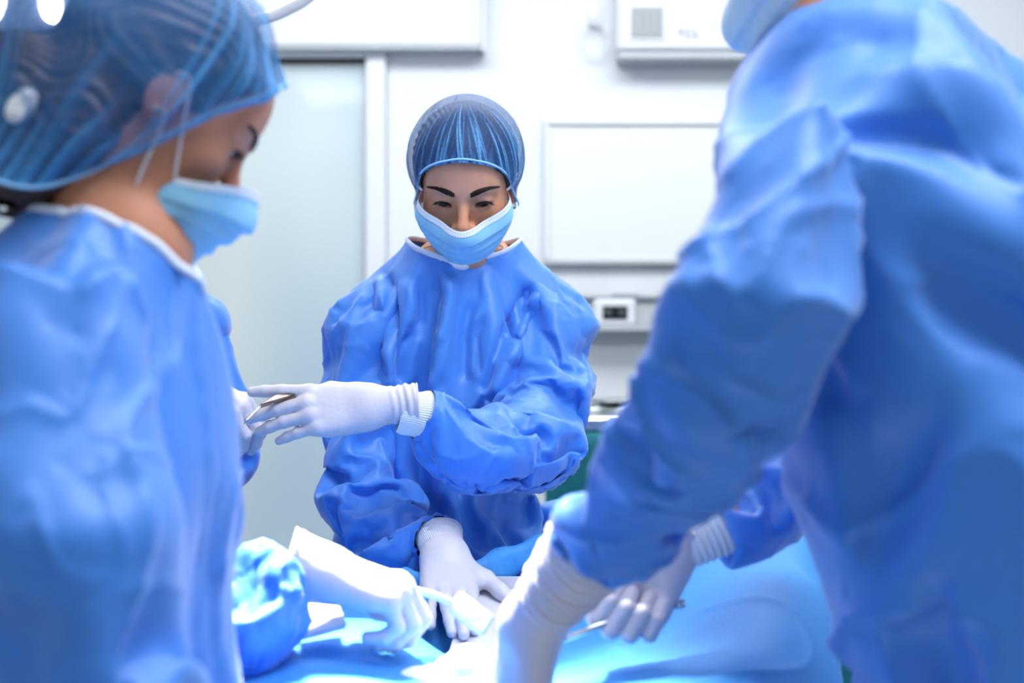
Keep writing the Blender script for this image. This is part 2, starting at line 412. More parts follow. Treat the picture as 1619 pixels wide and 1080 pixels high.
class MB:
    """collects simple solids into one mesh"""
    def __init__(s): s.v = []; s.f = []
    def add(s, V, Fs):
        n = len(s.v); s.v += [tuple(p) for p in V]; s.f += [tuple(i + n for i in f) for f in Fs]; return s
    def box(s, lo, hi, bev=0.0, R=None, O=None):
        lo = np.array(lo, float); hi = np.array(hi, float); c = (lo + hi) / 2; h = (hi - lo) / 2
        bm = [(-1, -1), (1, -1), (1, 1), (-1, 1)]; b = min(bev, h.min() * .9)
        if b <= 0:
            V = [c + h * np.array([x, y, z]) for z in (-1, 1) for x, y in bm]
            Fs = [(3, 2, 1, 0), (4, 5, 6, 7), (0, 1, 5, 4), (1, 2, 6, 5), (2, 3, 7, 6), (3, 0, 4, 7)]
        else:   # bevelled box: 24 verts
            V = []; ix = {}
            for sx in (-1, 1):
                for sy in (-1, 1):
                    for sz in (-1, 1):
                        for ax in range(3):
                            q = h - b; q = q.copy(); q[ax] = h[ax]
                            ix[(sx, sy, sz, ax)] = len(V); V.append(c + q * np.array([sx, sy, sz]))
            Fs = []
            for ax in range(3):
                o = [k for k in range(3) if k != ax]
                for sg in (-1, 1):
                    f = []
                    for a, d in bm:
                        t = [0, 0, 0]; t[ax] = sg; t[o[0]] = a; t[o[1]] = d; f.append(ix[(*t, ax)])
                    Fs.append(tuple(f if (sg > 0) == (ax != 1) else f[::-1]))
            for ax in range(3):       # edge strips along ax
                o = [k for k in range(3) if k != ax]
                for a in (-1, 1):
                    for d in (-1, 1):
                        t0 = [0, 0, 0]; t0[o[0]] = a; t0[o[1]] = d; t1 = list(t0); t0[ax] = -1; t1[ax] = 1
                        Fs.append((ix[(*t0, o[0])], ix[(*t1, o[0])], ix[(*t1, o[1])], ix[(*t0, o[1])]))
            for sx in (-1, 1):
                for sy in (-1, 1):
                    for sz in (-1, 1): Fs.append(tuple(ix[(sx, sy, sz, k)] for k in range(3)))
        V = np.array(V)
        if R is not None: V = V @ np.asarray(R).T
        if O is not None: V = V + O
        return s.add(V, Fs)
    def tube(s, pts, r, n=10, cap=True, flat=None):
        pts = np.array(pts, float); m = len(pts); r = np.broadcast_to(np.asarray(r, float), (m,))
        T = np.gradient(pts, axis=0); T /= np.linalg.norm(T, axis=1, keepdims=True) + 1e-12
        u = np.cross(T[0], [0, 0, 1.]);
        if np.linalg.norm(u) < .1: u = np.cross(T[0], [1., 0, 0])
        u /= np.linalg.norm(u); V = []; A = np.arange(n) / n * 2 * np.pi
        for i in range(m):
            u = u - T[i] * (u @ T[i]); u /= np.linalg.norm(u); w = np.cross(T[i], u)
            fu = 1 if flat is None else flat
            V += list(pts[i] + r[i] * (np.cos(A)[:, None] * u * fu + np.sin(A)[:, None] * w))
        Fs = [(i * n + j, i * n + (j + 1) % n, (i + 1) * n + (j + 1) % n, (i + 1) * n + j) for i in range(m - 1) for j in range(n)]
        if cap: Fs += [tuple(range(n))[::-1], tuple(range((m - 1) * n, m * n))]
        return s.add(V, Fs)
    def lathe(s, prof, n=32, R=None, O=None):
        """profile of (radius, z) turned about z"""
        A = np.arange(n) / n * 2 * np.pi; V = []
        for r_, z in prof: V += [(r_ * math.cos(a), r_ * math.sin(a), z) for a in A]
        V = np.array(V)
        if R is not None: V = V @ np.asarray(R).T
        if O is not None: V = V + O
        m = len(prof)
        Fs = [(i * n + j, i * n + (j + 1) % n, (i + 1) * n + (j + 1) % n, (i + 1) * n + j) for i in range(m - 1) for j in range(n)]
        Fs += [tuple(range(n))[::-1], tuple(range((m - 1) * n, m * n))]
        return s.add(V, Fs)
    def build(s, name, m, parent=None, shade=False):
        o = link_mesh(name, np.array(s.v), s.f, m, parent, shade)
        import bmesh
        b = bmesh.new(); b.from_mesh(o.data); bmesh.ops.recalc_face_normals(b, faces=b.faces); b.to_mesh(o.data); b.free()
        return o
def spline(pts, n=8):
    """Catmull-Rom through the points"""
    p = np.array(pts, float); p = np.concatenate([[2 * p[0] - p[1]], p, [2 * p[-1] - p[-2]]]); out = []
    for i in range(1, len(p) - 2):
        for t in np.linspace(0, 1, n, endpoint=False):
            a, b, c, d = p[i - 1:i + 3]
            out.append(.5 * (2 * b + (c - a) * t + (2 * a - 5 * b + 4 * c - d) * t * t + (3 * b - a - 3 * c + d) * t ** 3))
    out.append(p[-2]); return np.array(out)
def frame_mat(fwd, up):
    """columns: local x (the head's right), y (forward), z (up)"""
    y = np.asarray(fwd, float); y = y / np.linalg.norm(y); z = np.asarray(up, float); z = z - y * (z @ y); z /= np.linalg.norm(z)
    return np.stack([np.cross(y, z), y, z], 1)
def head_frame(O, yaw, pitch, roll=0):
    """yaw: compass of the face, 0 = +Y, 90 = -X; pitch > 0 looks down; roll > 0 tips to the head's right"""
    a, p, r = map(math.radians, (yaw, pitch, roll))
    h = np.array([-math.sin(a), math.cos(a), 0]); up = np.array([0, 0, 1.])
    f = h * math.cos(p) - up * math.sin(p); u = up * math.cos(p) + h * math.sin(p); x = np.cross(f, u)
    u = u * math.cos(r) + x * math.sin(r)
    return np.asarray(O, float), frame_mat(f, u)
# ---------------------------------------------------------------- the room
WY = 4.6
def bx(name, lo, hi, m, parent=None, bev=0, kind=None):
    o = MB().box(lo, hi, bev).build(name, m, parent); return tag(o, kind=kind) if kind else o
bx('floor', (-3.2, -1.2, -.05), (3.2, WY, 0), 'floor', kind='structure')
bx('ceiling', (-3.2, -1.2, 3.0), (3.2, WY, 3.05), 'ceiling', kind='structure')
def px(x, Y=WY): return (x - 809.5) / FPX * Y
def pz(y, Y=WY): return 1.25 - (y - 540) / FPX * Y
DX1 = px(612)
bx('wall_back', (DX1, WY, 0), (3.2, WY + .12, 3.0), 'wall', kind='structure')
bx('wall_back_above_door', (-3.2, WY, pz(78)), (DX1, WY + .12, 3.0), 'wall', kind='structure')
bx('wall_left', (-3.25, -1.2, 0), (-3.2, WY + .12, 3.0), 'wall', kind='structure')
bx('wall_right', (3.2, -1.2, 0), (3.25, WY + .12, 3.0), 'wall', kind='structure')
# sliding door: white frame, frosted pane
d = MB().box((-3.15, WY + .0, .02), (px(579), WY + .03, pz(96) - .015)).build('door_1', 'frosted'); tag(d, kind='structure')
f = bx('trim_1', (px(579), WY - .035, 0), (px(611), WY + .05, pz(79)), 'white_plastic', bev=.006, kind='structure')
f = bx('trim_2', (-3.15, WY - .035, pz(93)), (px(579), WY + .05, pz(79)), 'white_plastic', bev=.006, kind='structure')
f = bx('trim_3', (-3.15, WY - .012, pz(97.5)), (px(579), WY + .05, pz(93)), 'dark_grey', kind='structure')
# track cover above the door
h = empty('door_track_cover', (px(500, 4.45), 4.5, pz(40, 4.45)), 'long white box covering the sliding door track', 'cover')
Yc = 4.53
bx('housing', (-3.1, Yc, pz(74, Yc)), (px(762, Yc), WY - .001, 2.75), 'white_plastic', h, .01)
bx('end_cap', (px(762, Yc), Yc - .006, pz(81, Yc)), (px(767, Yc), WY - .001, 2.757), 'white_plastic', h, .002)
bx('lower_lip', (-3.1, Yc - .006, pz(78, Yc)), (px(762, Yc), Yc + .02, pz(74, Yc)), 'grey_plastic', h)
# wall board
b = empty('wall_board', ((px(862) + px(1180)) / 2, WY, pz(300)), 'white wall board in a pale frame behind the bending person', 'board')
x0, x1, z0, z1 = px(860), px(1230), pz(420), pz(190); fr = .02
bx('panel', (x0 + fr, WY - .018, z0 + fr), (x1 - fr, WY, z1 - fr), 'board', b)
bx('frame_rail', (x0, WY - .03, z1 - fr), (x1, WY, z1), 'white_plastic', b, .004)
bx('frame_rail', (x0, WY - .03, z0), (x1, WY, z0 + fr), 'grey_plastic', b, .004)
bx('frame_stile', (x0, WY - .03, z0 + fr), (x0 + fr, WY, z1 - fr), 'white_plastic', b, .004)
bx('frame_stile', (x1 - fr, WY - .03, z0 + fr), (x1, WY, z1 - fr), 'white_plastic', b, .004)
# equipment rail with socket unit
Yr = 4.53
r = empty('wall_rail', (px(980), WY, pz(495)), 'grey wall rail with a pale lower lip beside the doorway side', 'rail')
r['label'] = 'grey metal service rail running along the back wall under the board'
bx('rail_body', (px(905, Yr), Yr, pz(514, Yr)), (1.25, WY, pz(473, Yr)), 'grey_plastic', r, .004)
bx('upper_lip', (px(905, Yr), Yr - .012, pz(474, Yr)), (1.25, WY, pz(469, Yr)), 'steel', r)
bx('lower_lip', (px(905, Yr), Yr - .03, pz(524, Yr)), (1.25, WY, pz(514, Yr)), 'grey_plastic', r, .003)
Ys = 4.51
s = empty('socket_unit', (px(972), WY, pz(494)), 'white square wall display with a dark screen set in the rail', 'display')
bx('housing', (px(938, Ys), Ys, pz(515, Ys)), (px(1006, Ys), Yr, pz(472, Ys)), 'white_plastic', s, .012)
sc_ = bx('screen', (px(953, Ys), Ys - .003, pz(505, Ys)), (px(992, Ys), Ys + .002, pz(484, Ys)), 'dark', s, .001)
for a in (962, 983):
    MB().lathe([(.001, 0), (.010, 0), (.012, .002), (.010, .004), (.001, .004)], 20, np.array([[1, 0, 0], [0, 0, -1], [0, 1, 0]]), (px(a, Ys), Ys - .003, pz(495, Ys))).build('socket_ring', 'dark_grey', sc_, True)
bx('remote_holder', (px(970, Yr), Yr - .0, pz(469, Yr)), (px(1012, Yr), Yr + .05, pz(463.5, Yr)), 'grey_plastic', bev=.002)
tag(bpy.data.objects['remote_holder'], 'small flat grey bar lying on top of the wall rail', 'holder')
# air conditioner
a = empty('air_conditioner', (px(1100), WY, pz(30)), 'white wall air conditioner with a square grey grille', 'air conditioner')
Ya = 4.49
ax0, ax1 = px(976, Ya), px(1300, Ya)
bx('housing', (ax0, Ya, pz(80, Ya)), (ax1, WY - .001, pz(-45, Ya)), 'white_plastic', a, .012)
bx('base_strip', (ax0 + .004, Ya + .012, pz(92, Ya)), (ax1 - .004, WY - .001, pz(80, Ya)), 'grey_plastic', a, .004)
gr = bx('grille_panel', (px(984, Ya), Ya - .006, pz(66, Ya)), (px(1054, Ya), Ya + .004, pz(3, Ya)), 'white_plastic', a, .003)
gx0, gx1, gz0, gz1 = px(998, Ya), px(1047, Ya), pz(59, Ya), pz(12, Ya)
bx('grille_recess', (gx0, Ya - .0075, gz0), (gx1, Ya - .005, gz1), 'dark_grey', gr)
for i in range(13):
    z = gz0 + (gz1 - gz0) * (i + .5) / 13; bx('slat', (gx0, Ya - .012, z - .0028), (gx1, Ya - .006, z + .0022), 'grey_plastic', gr)
for i in range(5):
    x = gx0 + (gx1 - gx0) * i / 4; bx('rib', (x - .0015, Ya - .013, gz0), (x + .0015, Ya - .006, gz1), 'grey_plastic', gr)
tx = bpy.data.curves.new('lettering', 'FONT'); tx.body = 'TCL'; tx.size = .036; tx.extrude = .0015; tx.space_character = 1.1
to = bpy.data.objects.new('lettering', tx); COL.objects.link(to); to.parent = a
to.location = Vector((px(1071, Ya), Ya - .001, pz(60, Ya))) - a.location; to.rotation_euler = (math.pi / 2, 0, 0)
bpy.context.view_layer.update()
tm = bpy.data.meshes.new_from_object(to.evaluated_get(bpy.context.evaluated_depsgraph_get())); tm.materials.clear(); tm.materials.append(M['blue_print'])
to2 = bpy.data.objects.new('brand_lettering', tm); COL.objects.link(to2); to2.parent = a; to2.location = to.location; to2.rotation_euler = to.rotation_euler
bpy.data.objects.remove(to); to2.name = 'lettering'
# hook and looped cable left of it
k = empty('wall_hook', (px(940), WY, pz(45)), 'pale wall hook with a hanging loop beside the air conditioner', 'hook')
bx('back_plate', (px(930), WY - .012, pz(44)), (px(950), WY, pz(14)), 'white_plastic', k, .004)
MB().tube(spline([(px(940), WY - .01, pz(26)), (px(936), WY - .05, pz(33)), (px(934), WY - .055, pz(40)), (px(938), WY - .05, pz(44))]), .006, 10).build('hook_arm', 'white_plastic', k, True)
an = np.linspace(0, 2 * np.pi, 30); MB().tube(np.stack([px(940) + .04 * np.cos(an), WY - .03 + 0 * an, pz(66) + .055 * np.sin(an)], 1), .003, 8).build('cable_loop', 'white_plastic', k, True)
# ceiling panels
for nm, x, y, w, d_ in (('ceiling_light', .75, 1.1, 1.6, .9), ('ceiling_light', .1, 3.3, 2.8, .8), ('ceiling_light', -1.2, -.62, .45, 1.0)):
    c = empty(nm, (x, y, 2.98), 'flush white ceiling light panel over the %s' % ('operating table' if 0 < y < 2 else 'back of the room' if y > 2 else 'entrance side behind the camera'), 'ceiling light')
    bx('frame', (x - w / 2 - .04, y - d_ / 2 - .04, 2.96), (x + w / 2 + .04, y + d_ / 2 + .04, 3.0), 'white_plastic', c)
    bx('diffuser', (x - w / 2, y - d_ / 2, 2.95), (x + w / 2, y + d_ / 2, 2.961), 'panel_light', c)
# instrument table with teal cloth by the wall
t = empty('instrument_table', (.35, 3.6, 0), 'steel instrument table under the wall rail', 'table')
Yt = 3.5
tx0, tx1 = px(868, Yt), 1.3
bx('tabletop', (tx0, Yt, pz(684, Yt)), (tx1, Yt + .62, pz(660, Yt)), 'steel', t, .006)
bx('rim', (tx0, Yt + .60, pz(660, Yt)), (tx1, Yt + .62, pz(651, Yt)), 'steel', t, .004)
for x in (tx0 + .03, tx1 - .03):
    for y in (Yt + .05, Yt + .57): MB().tube([(x, y, 0), (x, y, pz(684, Yt))], .016, 12).build('leg', 'steel', t, True)
bx('lower_shelf', (tx0 + .03, Yt + .05, .3), (tx1 - .03, Yt + .57, .32), 'steel', t, .004)
# hanging teal cloth: wavy sheet over the front edge
nx_, nz_ = 120, 40; V = []; zt = pz(686, Yt)
for i in range(nx_):
    x = tx0 - .01 + (tx1 - tx0 + .01) * i / (nx_ - 1)
    for j in range(nz_):
        v = j / (nz_ - 1)
        if v < .08: y = Yt + .04 - .06 * v / .08; z = pz(683, Yt) + .002 - .012 * (v / .08) ** 3
        else: y = Yt - .02 - (.012 + .02 * v) * (1 + math.sin(x * 23 + 2 * math.sin(x * 7))) * min((v - .08) * 5, 1) * .6; z = zt - .006 - (v - .08) * .78
        V.append((x, y, z))
Q = [(i * nz_ + j, i * nz_ + j + 1, (i + 1) * nz_ + j + 1, (i + 1) * nz_ + j) for i in range(nx_ - 1) for j in range(nz_ - 1)]
tag(link_mesh('table_cloth', V, Q, 'teal'), 'dark teal cloth hanging from the front of the steel instrument table', 'cloth')
c = MB().tube(spline([P(900, 661, 3.7), P(940, 648, 3.75), P(985, 650, 3.7), P(1020, 640, 3.72)]), .007, 10).build('instrument', 'steel', None, True)
tag(c, 'thin steel instrument lying on the steel table behind', 'instrument')
k = empty('kidney_dish', P(985, 655, 3.8), 'low steel dish standing on the steel table', 'dish')
c = P(985, 655, 3.8); c[2] = pz(660, Yt)
MB().lathe([(.002, .002), (.07, .002), (.09, .03), (.095, .032), (.093, .034), (.086, .032), (.066, .006), (.002, .005)], 40, None, c).build('dish_body', 'steel', k, True)
# surgical lamps
LY = 2.75
def surgical_lamp(lc, nrm, label, off):
    lamp = empty('surgical_lamp', lc, label, 'lamp')
    nrm = np.array(nrm, float); nrm /= np.linalg.norm(nrm)
    ux = np.cross([0, 0, 1.], nrm); ux /= np.linalg.norm(ux); uy = np.cross(nrm, ux); RL = np.stack([ux, uy, nrm], 1)
    MB().lathe([(.001, -.13), (.08, -.13), (.2, -.10), (.335, -.03), (.345, 0), (.335, .012), (.32, .012), (.001, .012)], 64, RL, lc).build('lamp_housing', 'lamp_face', lamp, True)
    MB().tube([lc + RL @ np.array([.338 * math.cos(a_), .338 * math.sin(a_), .008]) for a_ in np.linspace(0, 2 * np.pi, 65)], .010, 8, cap=False).build('lamp_rim', 'lamp_rim', lamp, True)
    for ring, cnt in ((.262, 14), (.12, 6)):
        for i in range(cnt):
            a_ = i / cnt * 2 * math.pi + off; ca, sa = math.cos(a_), math.sin(a_)
            pts = [lc + RL @ np.array([ca * q, sa * q, .016]) for q in (ring - .045, ring + .045)]
            MB().tube([pts[0] + (pts[1] - pts[0]) * t_ for t_ in np.linspace(0, 1, 9)], [.010, .020, .024, .026, .026, .026, .024, .020, .010], 12).build('lens', 'led', lamp, True)
    return lamp
lcA = P(45, -172, LY)
lamp = surgical_lamp(lcA, (.42, -.52, -.74), 'round surgical lamp with bright lens windows at the upper left', .2)
arm_pts = spline([lcA + np.array([.1, 0, .12]), P(330, 40, LY), P(412, 30, LY), P(455, 14, LY), P(492, -10, LY), P(520, -60, LY), P(505, -160, LY), (P(505, -160, LY)[0], LY, 2.99)], 10)
arm_pts = arm_pts[arm_pts[:, 2] < 2.99]
MB().tube(arm_pts, .012, 16).build('lamp_arm', 'white_plastic', lamp, True)
lcB = np.array([-.35, 2.06, 2.45])
lamp2 = surgical_lamp(lcB, (.19, -.5, -1.4), 'second round surgical lamp hanging straight above the operating table', 0)
MB().tube(spline([lcB + (0, .02, .1), lcB + (.02, .1, .25), lcB + (.1, .3, .3), (lcB[0] + .12, 2.45, 2.99)], 8), .016, 12).build('lamp_arm', 'white_plastic', lamp2, True)
# ---------------------------------------------------------------- the operating table
CP = [P(1292, 778, 1.92), P(1180, 815, 1.95), P(1060, 838, 2.0), P(880, 836, 2.10), P(800, 862, 2.12), P(745, 884, 2.10), P(640, 905, 2.08), P(400, 960, 2.08),
      P(1310, 880, 1.84), P(1200, 900, 1.78), P(1100, 960, 1.74), P(1240, 1000, 1.62), P(1060, 1040, 1.60), P(900, 1060, 1.62), P(1205, 1078, 1.5), P(1000, 1078, 1.52), P(380, 1040, 1.60), P(560, 1000, 1.68), P(640, 985, 1.78), P(560, 1075, 1.52),
      P(700, 1028, 1.86), P(760, 1030, 1.86), P(820, 1000, 1.90), P(860, 925, 2.02), P(760, 935, 2.04), (-.7, 1.9, .86), (-.7, 1.45, .86), P(740, 1085, 1.58), P(760, 1062, 1.78), P(690, 960, 1.97)]
CP = np.array([np.asarray(c, float) for c in CP])
for c_ in CP:
    if 1.78 < c_[1] < 2.045 and -.13 < c_[0] < .06: c_[2] -= .016
def tps_fit(C, lam=.0006):
    r2 = ((C[:, None, :2] - C[None, :, :2]) ** 2).sum(-1); K = np.where(r2 > 0, r2 * np.log(r2 + 1e-12), 0) + lam * np.eye(len(C))
    Pm = np.concatenate([np.ones((len(C), 1)), C[:, :2]], 1)
    A = np.block([[K, Pm], [Pm.T, np.zeros((3, 3))]]); w = np.linalg.solve(A, np.concatenate([C[:, 2], [0, 0, 0]]))
    def h(p):
        r2 = ((p[:, None, :2] - C[None, :, :2]) ** 2).sum(-1)
        return np.where(r2 > 0, r2 * np.log(r2 + 1e-12), 0) @ w[:-3] + w[-3] + p[:, :2] @ w[-2:]
    return h
TH = tps_fit(CP)
def hz(x, y): return float(TH(np.array([[x, y]]))[0])
PA, PB = np.array([.414, 1.87]), np.array([.273, 1.5])
def edge_dist(p):
    def side(a, b):   # positive outside
        t = (b - a) / np.linalg.norm(b - a); n = np.array([t[1], -t[0]]); return (p[:, :2] - a) @ n
    e = PB + (PB - PA) * .25; far = np.array([.43, 1.99])
    d = [side(e, PA) * .92 - .75 * np.clip(.88 + .35 * (p[:, 1] - 1.5) - p[:, 2], 0, .24), side(PA, far) * 1.0, side(far, np.array([.06, 2.11])), p[:, 1] - 2.12, -(p[:, 0] + .78), 1.46 - p[:, 1]]
    return np.max(d, 0)
def table_sdf(p):
    top = (p[:, 2] - TH(p)) * .9; s = edge_dist(p)
    return -smin(-top, -s, .05)
V, Q = bbox_nets(table_sdf, (-.9, 1.3, .45), (.72, 2.25, 1.15), .02)
V, Q = clip(V, Q, lambda p: p[:, 2] - .5)
X, Q, X0 = cloth(V, Q, table_sdf, lambda m, d: 1.02 + .03 * np.abs(d[..., 0]), lo=-.004, hi=.014, iters=(120, 70, 30), kb=(.03, .05, .2), seed=51, amp=.012, g=(0, 0, -.00003))
X = creases(X, Q, .005, 2.6, 88, (1, 1, .7), octaves=1)
dr = link_mesh('surgical_drape', X, Q, 'drape'); tag(dr, 'large sky blue surgical drape covering the operating table between the people', 'drape')
# table under it
T = empty('operating_table', (-.15, 1.75, 0), 'operating table hidden beneath the sky blue drape', 'table')
bx('tabletop', (-.60, 1.57, .62), (.20, 2.04, .70), 'steel', T, .01)
bx('mattress', (-.59, 1.58, .70), (.19, 2.03, .76), 'dark_grey', T, .02)
bx('column', (-.32, 1.66, .06), (-.02, 1.88, .62), 'steel', T, .02)
bx('base', (-.42, 1.62, 0), (.12, 1.96, .07), 'grey_plastic', T, .02)
# fold of the drape along the far side
def slab(name, cpts, w, th, m, label, cat, seed=1, scale=1.08, kb=(.03, .05), step=.012, parent=None, lo=-.006, hi=.01, iters=(90, 50), k=.02):
    fs = [rc(cpts[i], cpts[i + 1], w[i], w[i + 1]) for i in range(len(cpts) - 1)]; f = U(k, *fs)
    a = np.array([np.asarray(c, float) for c in cpts]); R_ = max(w) + .02
    V, Q = bbox_nets(f, a.min(0) - R_, a.max(0) + R_, step); X, Q, _ = cloth(V, Q, f, scale, lo=lo, hi=hi, iters=iters, kb=kb, seed=seed)
    o = link_mesh(name, X, Q, m, parent)
    if label: tag(o, label, cat)
    return o
slab('drape_fold', [P(905, 842, 2.09), P(850, 862, 2.08), P(790, 884, 2.06), P(745, 900, 2.04)], [.020, .016, .018, .014], 0, 'drape', None, None, 61, parent=dr)
slab('drape_fold', [P(640, 905, 2.02), P(690, 925, 2.0), P(660, 960, 1.9)], [.014, .012, .012], 0, 'drape', None, None, 62, parent=dr)
# white tray under the gloved fingers
tc = P(812, 945, 1.97); tz = hz(tc[0], tc[1]) + .004
tr = empty('white_tray', (tc[0], 1.95, tz), 'shallow white plastic tray on the drape beside the middle person\'s flat hand', 'tray')
def prism(name, pts, th, m, parent=None):
    pts = np.array(pts, float); n = np.cross(pts[1] - pts[0], pts[2] - pts[0]); n /= np.linalg.norm(n); n = n * (1 if n[2] > 0 else -1); k = len(pts)
    mb = MB(); mb.add(np.concatenate([pts, pts - n * th]), [tuple(range(k)), tuple(range(k, 2 * k))[::-1]] + [(i, (i + 1) % k, (i + 1) % k + k, i + k) for i in range(k)])
    return mb.build(name, m, parent)
t4 = [P(700, 1056, 1.80), P(840, 1058, 1.80), P(885, 924, 2.02), P(740, 924, 2.02)]
up = np.array([0, 0, -.006])
prism('tray_floor', [q + up for q in t4], .008, 'tray', tr)
prism('tray_rim', [t4[3] + up + (0, -.002, .016), t4[2] + up + (0, -.002, .016), t4[2] + up + (0, .008, .016), t4[3] + up + (0, .008, .016)], .024, 'tray', tr)
prism('tray_rim', [t4[1] + up + (-.006, 0, .014), t4[1] + up + (.003, 0, .014), t4[2] + up + (.003, 0, .014), t4[2] + up + (-.006, 0, .014)], .02, 'tray', tr)
# white towels in the beam of light
slab('white_towel', [P(560, 1100, 1.56), P(655, 1078, 1.60), P(740, 1052, 1.64), P(800, 1070, 1.62), P(850, 1095, 1.58)], [.014, .016, .024, .020, .014], 0, 'gauze', 'crumpled white towel in the brightest light at the bottom of the drape', 'towel', 71, 1.14, k=.05, step=.010, lo=-.012, hi=.01)
gz = prism('gauze_pad', [P(470, 952, 1.66), P(536, 958, 1.68), P(548, 985, 1.63), P(478, 1004, 1.61)], .007, 'gauze'); tag(gz, 'small flat white gauze pad lying below the bright gloved hand at left', 'gauze pad')
# instruments
sc0 = empty('scalpel', P(430, 648, 2.0), 'flat steel scalpel passed between the two gloved hands', 'scalpel')
def blade(pts, th, m, name, parent):
    pts = np.array(pts); n = np.cross(pts[1] - pts[0], pts[2] - pts[0]); n /= np.linalg.norm(n); k = len(pts)
    mb = MB(); mb.add(np.concatenate([pts + n * th, pts - n * th]), [tuple(range(k)), tuple(range(k, 2 * k))[::-1]] + [(i, (i + 1) % k, (i + 1) % k + k, i + k) for i in range(k)])
    return mb.build(name, m, parent)
blade([P(482, 618, 2.03), P(476, 627, 2.03), P(440, 637, 2.02), P(408, 646, 2.00), P(413, 638, 2.0), P(436, 624, 2.02), P(458, 621, 2.03)], .0012, 'blade', 'handle', sc0)
blade([P(412, 642, 2.0), P(404, 652, 2.0), P(385, 671, 1.985), P(390, 664, 1.985)], .0006, 'steel', 'blade', sc0)
pr = empty('sensor_probe', P(740, 970, 1.74), 'white plastic probe with a flat rounded head held over the drape by the left hand', 'probe')
cA, cB = P(716, 948, 1.73), P(773, 992, 1.73); ax_ = cB - cA; Lp = np.linalg.norm(ax_); ax_ /= Lp
nn = np.array([.15, -.75, .62]); Rp = frame_mat(ax_, nn)
MB().box((-.0165, -Lp / 2, -.006), (.0165, Lp / 2, .006), .0045, Rp, (cA + cB) / 2).build('probe_head', 'white_plastic', pr)
MB().lathe([(.0085, .0), (.0100, .0), (.0100, .0008), (.0085, .0008)], 32, Rp, (cA + cB) / 2 + Rp @ np.array([0, 0, .006])).build('round_button', 'mask_white', pr, True)
MB().tube(spline([P(560, 915, 1.63), P(610, 922, 1.65), P(650, 932, 1.68), P(690, 943, 1.71), P(722, 958, 1.73)]), [.005] * 33, 12).build('stem', 'white_plastic', pr, True)
rd = empty('steel_rod', P(930, 1000, 1.55), 'thin steel instrument rod gripped in the far gloved fist at right', 'instrument')
MB().tube([P(1075, 955, 1.60), P(1000, 972, 1.575), P(940, 992, 1.56), P(888, 1013, 1.55)], [.0035, .0042, .0042, .0036], 12).build('shaft', 'steel', rd, True)
MB().tube([P(1080, 954, 1.602), P(1068, 957, 1.598)], .0055, 12).build('end_knob', 'steel', rd, True)
# ---------------------------------------------------------------- heads, caps, masks, hands
M['cap_band'] = mat('cap_band', srgb(150, 205, 245), .7, .25, bump=(500, .4, .0004))
EYE = np.array([.0315, .0655, -.003]); ER = .0128
def head_sdf(lid=.0):
    f = [ell((0, -.014, .028), (.0745, .094, .086)), ell((0, .022, -.035), (.058, .058, .078)),
         rc((-.047, .0, -.058), (-.012, .062, -.1), .02, .016), rc((.047, .0, -.058), (.012, .062, -.1), .02, .016),
         rc((-.013, .064, -.1), (.013, .064, -.1), .016), ell((0, .058, .035), (.05, .025, .04)),
         ell((-.041, .048, -.03), (.02, .02, .018)), ell((.041, .048, -.03), (.02, .02, .018))]
    base = U(.03, *f)
    brow = U(.012, rc((-.044, .063, .016), (-.012, .078, .012), .008, .009), rc((.044, .063, .016), (.012, .078, .012), .008, .009))
    nose = U(.008, rc((0, .077, .008), (0, .1, -.036), .0065, .0095), ell((0, .1, -.04), (.011, .010, .009)),
             ell((-.0125, .09, -.043), (.0075, .009, .0065)), ell((.0125, .09, -.043), (.0075, .009, .0065)))
    lips = U(.004, ell((0, .082, -.068), (.022, .009, .005)), ell((0, .081, -.077), (.019, .009, .0055)))
    ears = U(.004, *[U(.006, ell((s * .076, -.008, -.008), (.007, .018, .03), None), rc((s * .07, .0, -.005), (s * .075, -.005, -.03), .006)) for s in (-1, 1)])
    def g(p):
        d = base(p); d = smin(d, brow(p), .014)
        for s in (-1, 1):
            d = -smin(-d, ell((s * .033, .088, -.004), (.0185, .014, .0125))(p), .012)
        for s in (-1, 1):
            e = EYE * (s, 1, 1)
            lidb = ell(e, (.0158, .0148, .0142))(p)
            # eyelids: a ball over the eye, slit open along a low curved line
            q = p - e
            slit = np.abs(q[:, 2] + .0042 - .10 * q[:, 0] * s * 1.0 + 18 * q[:, 0] ** 2 * .55) - np.maximum(.0054 - 26 * q[:, 0] ** 2, -.004)
            front = np.maximum(slit, -(q[:, 1] - .002))
            lidb = np.maximum(lidb, -front)
            core = ell(e, (ER - .0014,) * 3)(p)
            d = smin(d, lidb, .005)
            d = np.maximum(d, -np.maximum(front, -(q[:, 1] - .0045)) ) if False else d
            cut = np.maximum(front, np.sqrt((q ** 2).sum(1)) - .019)
            d = np.maximum(d, -cut); d = np.minimum(d, core)
        d = smin(d, nose(p), .010); d = smin(d, lips(p), .006); d = smin(d, ears(p), .005)
        return d
    def h(p):
        out = np.sqrt(((p - (0, 0, .0)) ** 2).sum(1)) - .16
        m = out < .03; r = out.copy() + .02
        if m.any(): r[m] = g(p[m])
        return r
    return h
def local(f, O, R): return lambda p: f((p - O) @ R)
def make_eyes(per, O, R, gaze_down=28):
    for s in (-1, 1):
        c = O + R @ (EYE * (s, 1, 1)); mb = MB(); n = 20
        prof = [(ER * math.sin(a), -ER * math.cos(a)) for a in np.linspace(.05, math.pi - .02, n)]
        mb.lathe(prof, 24); me_o = link_mesh('eye', np.array(mb.v), mb.f, 'eye', None, True)
        me_o.data.transform(Matrix.Translation(me_o.location))
        a = math.radians(gaze_down); gz = R @ np.array([0, math.cos(a), -math.sin(a)])
        me_o.parent = per; me_o.location = Vector(c) - per.location
        me_o.rotation_mode = 'QUATERNION'; me_o.rotation_quaternion = Vector(gz).to_track_quat('Z', 'Y')
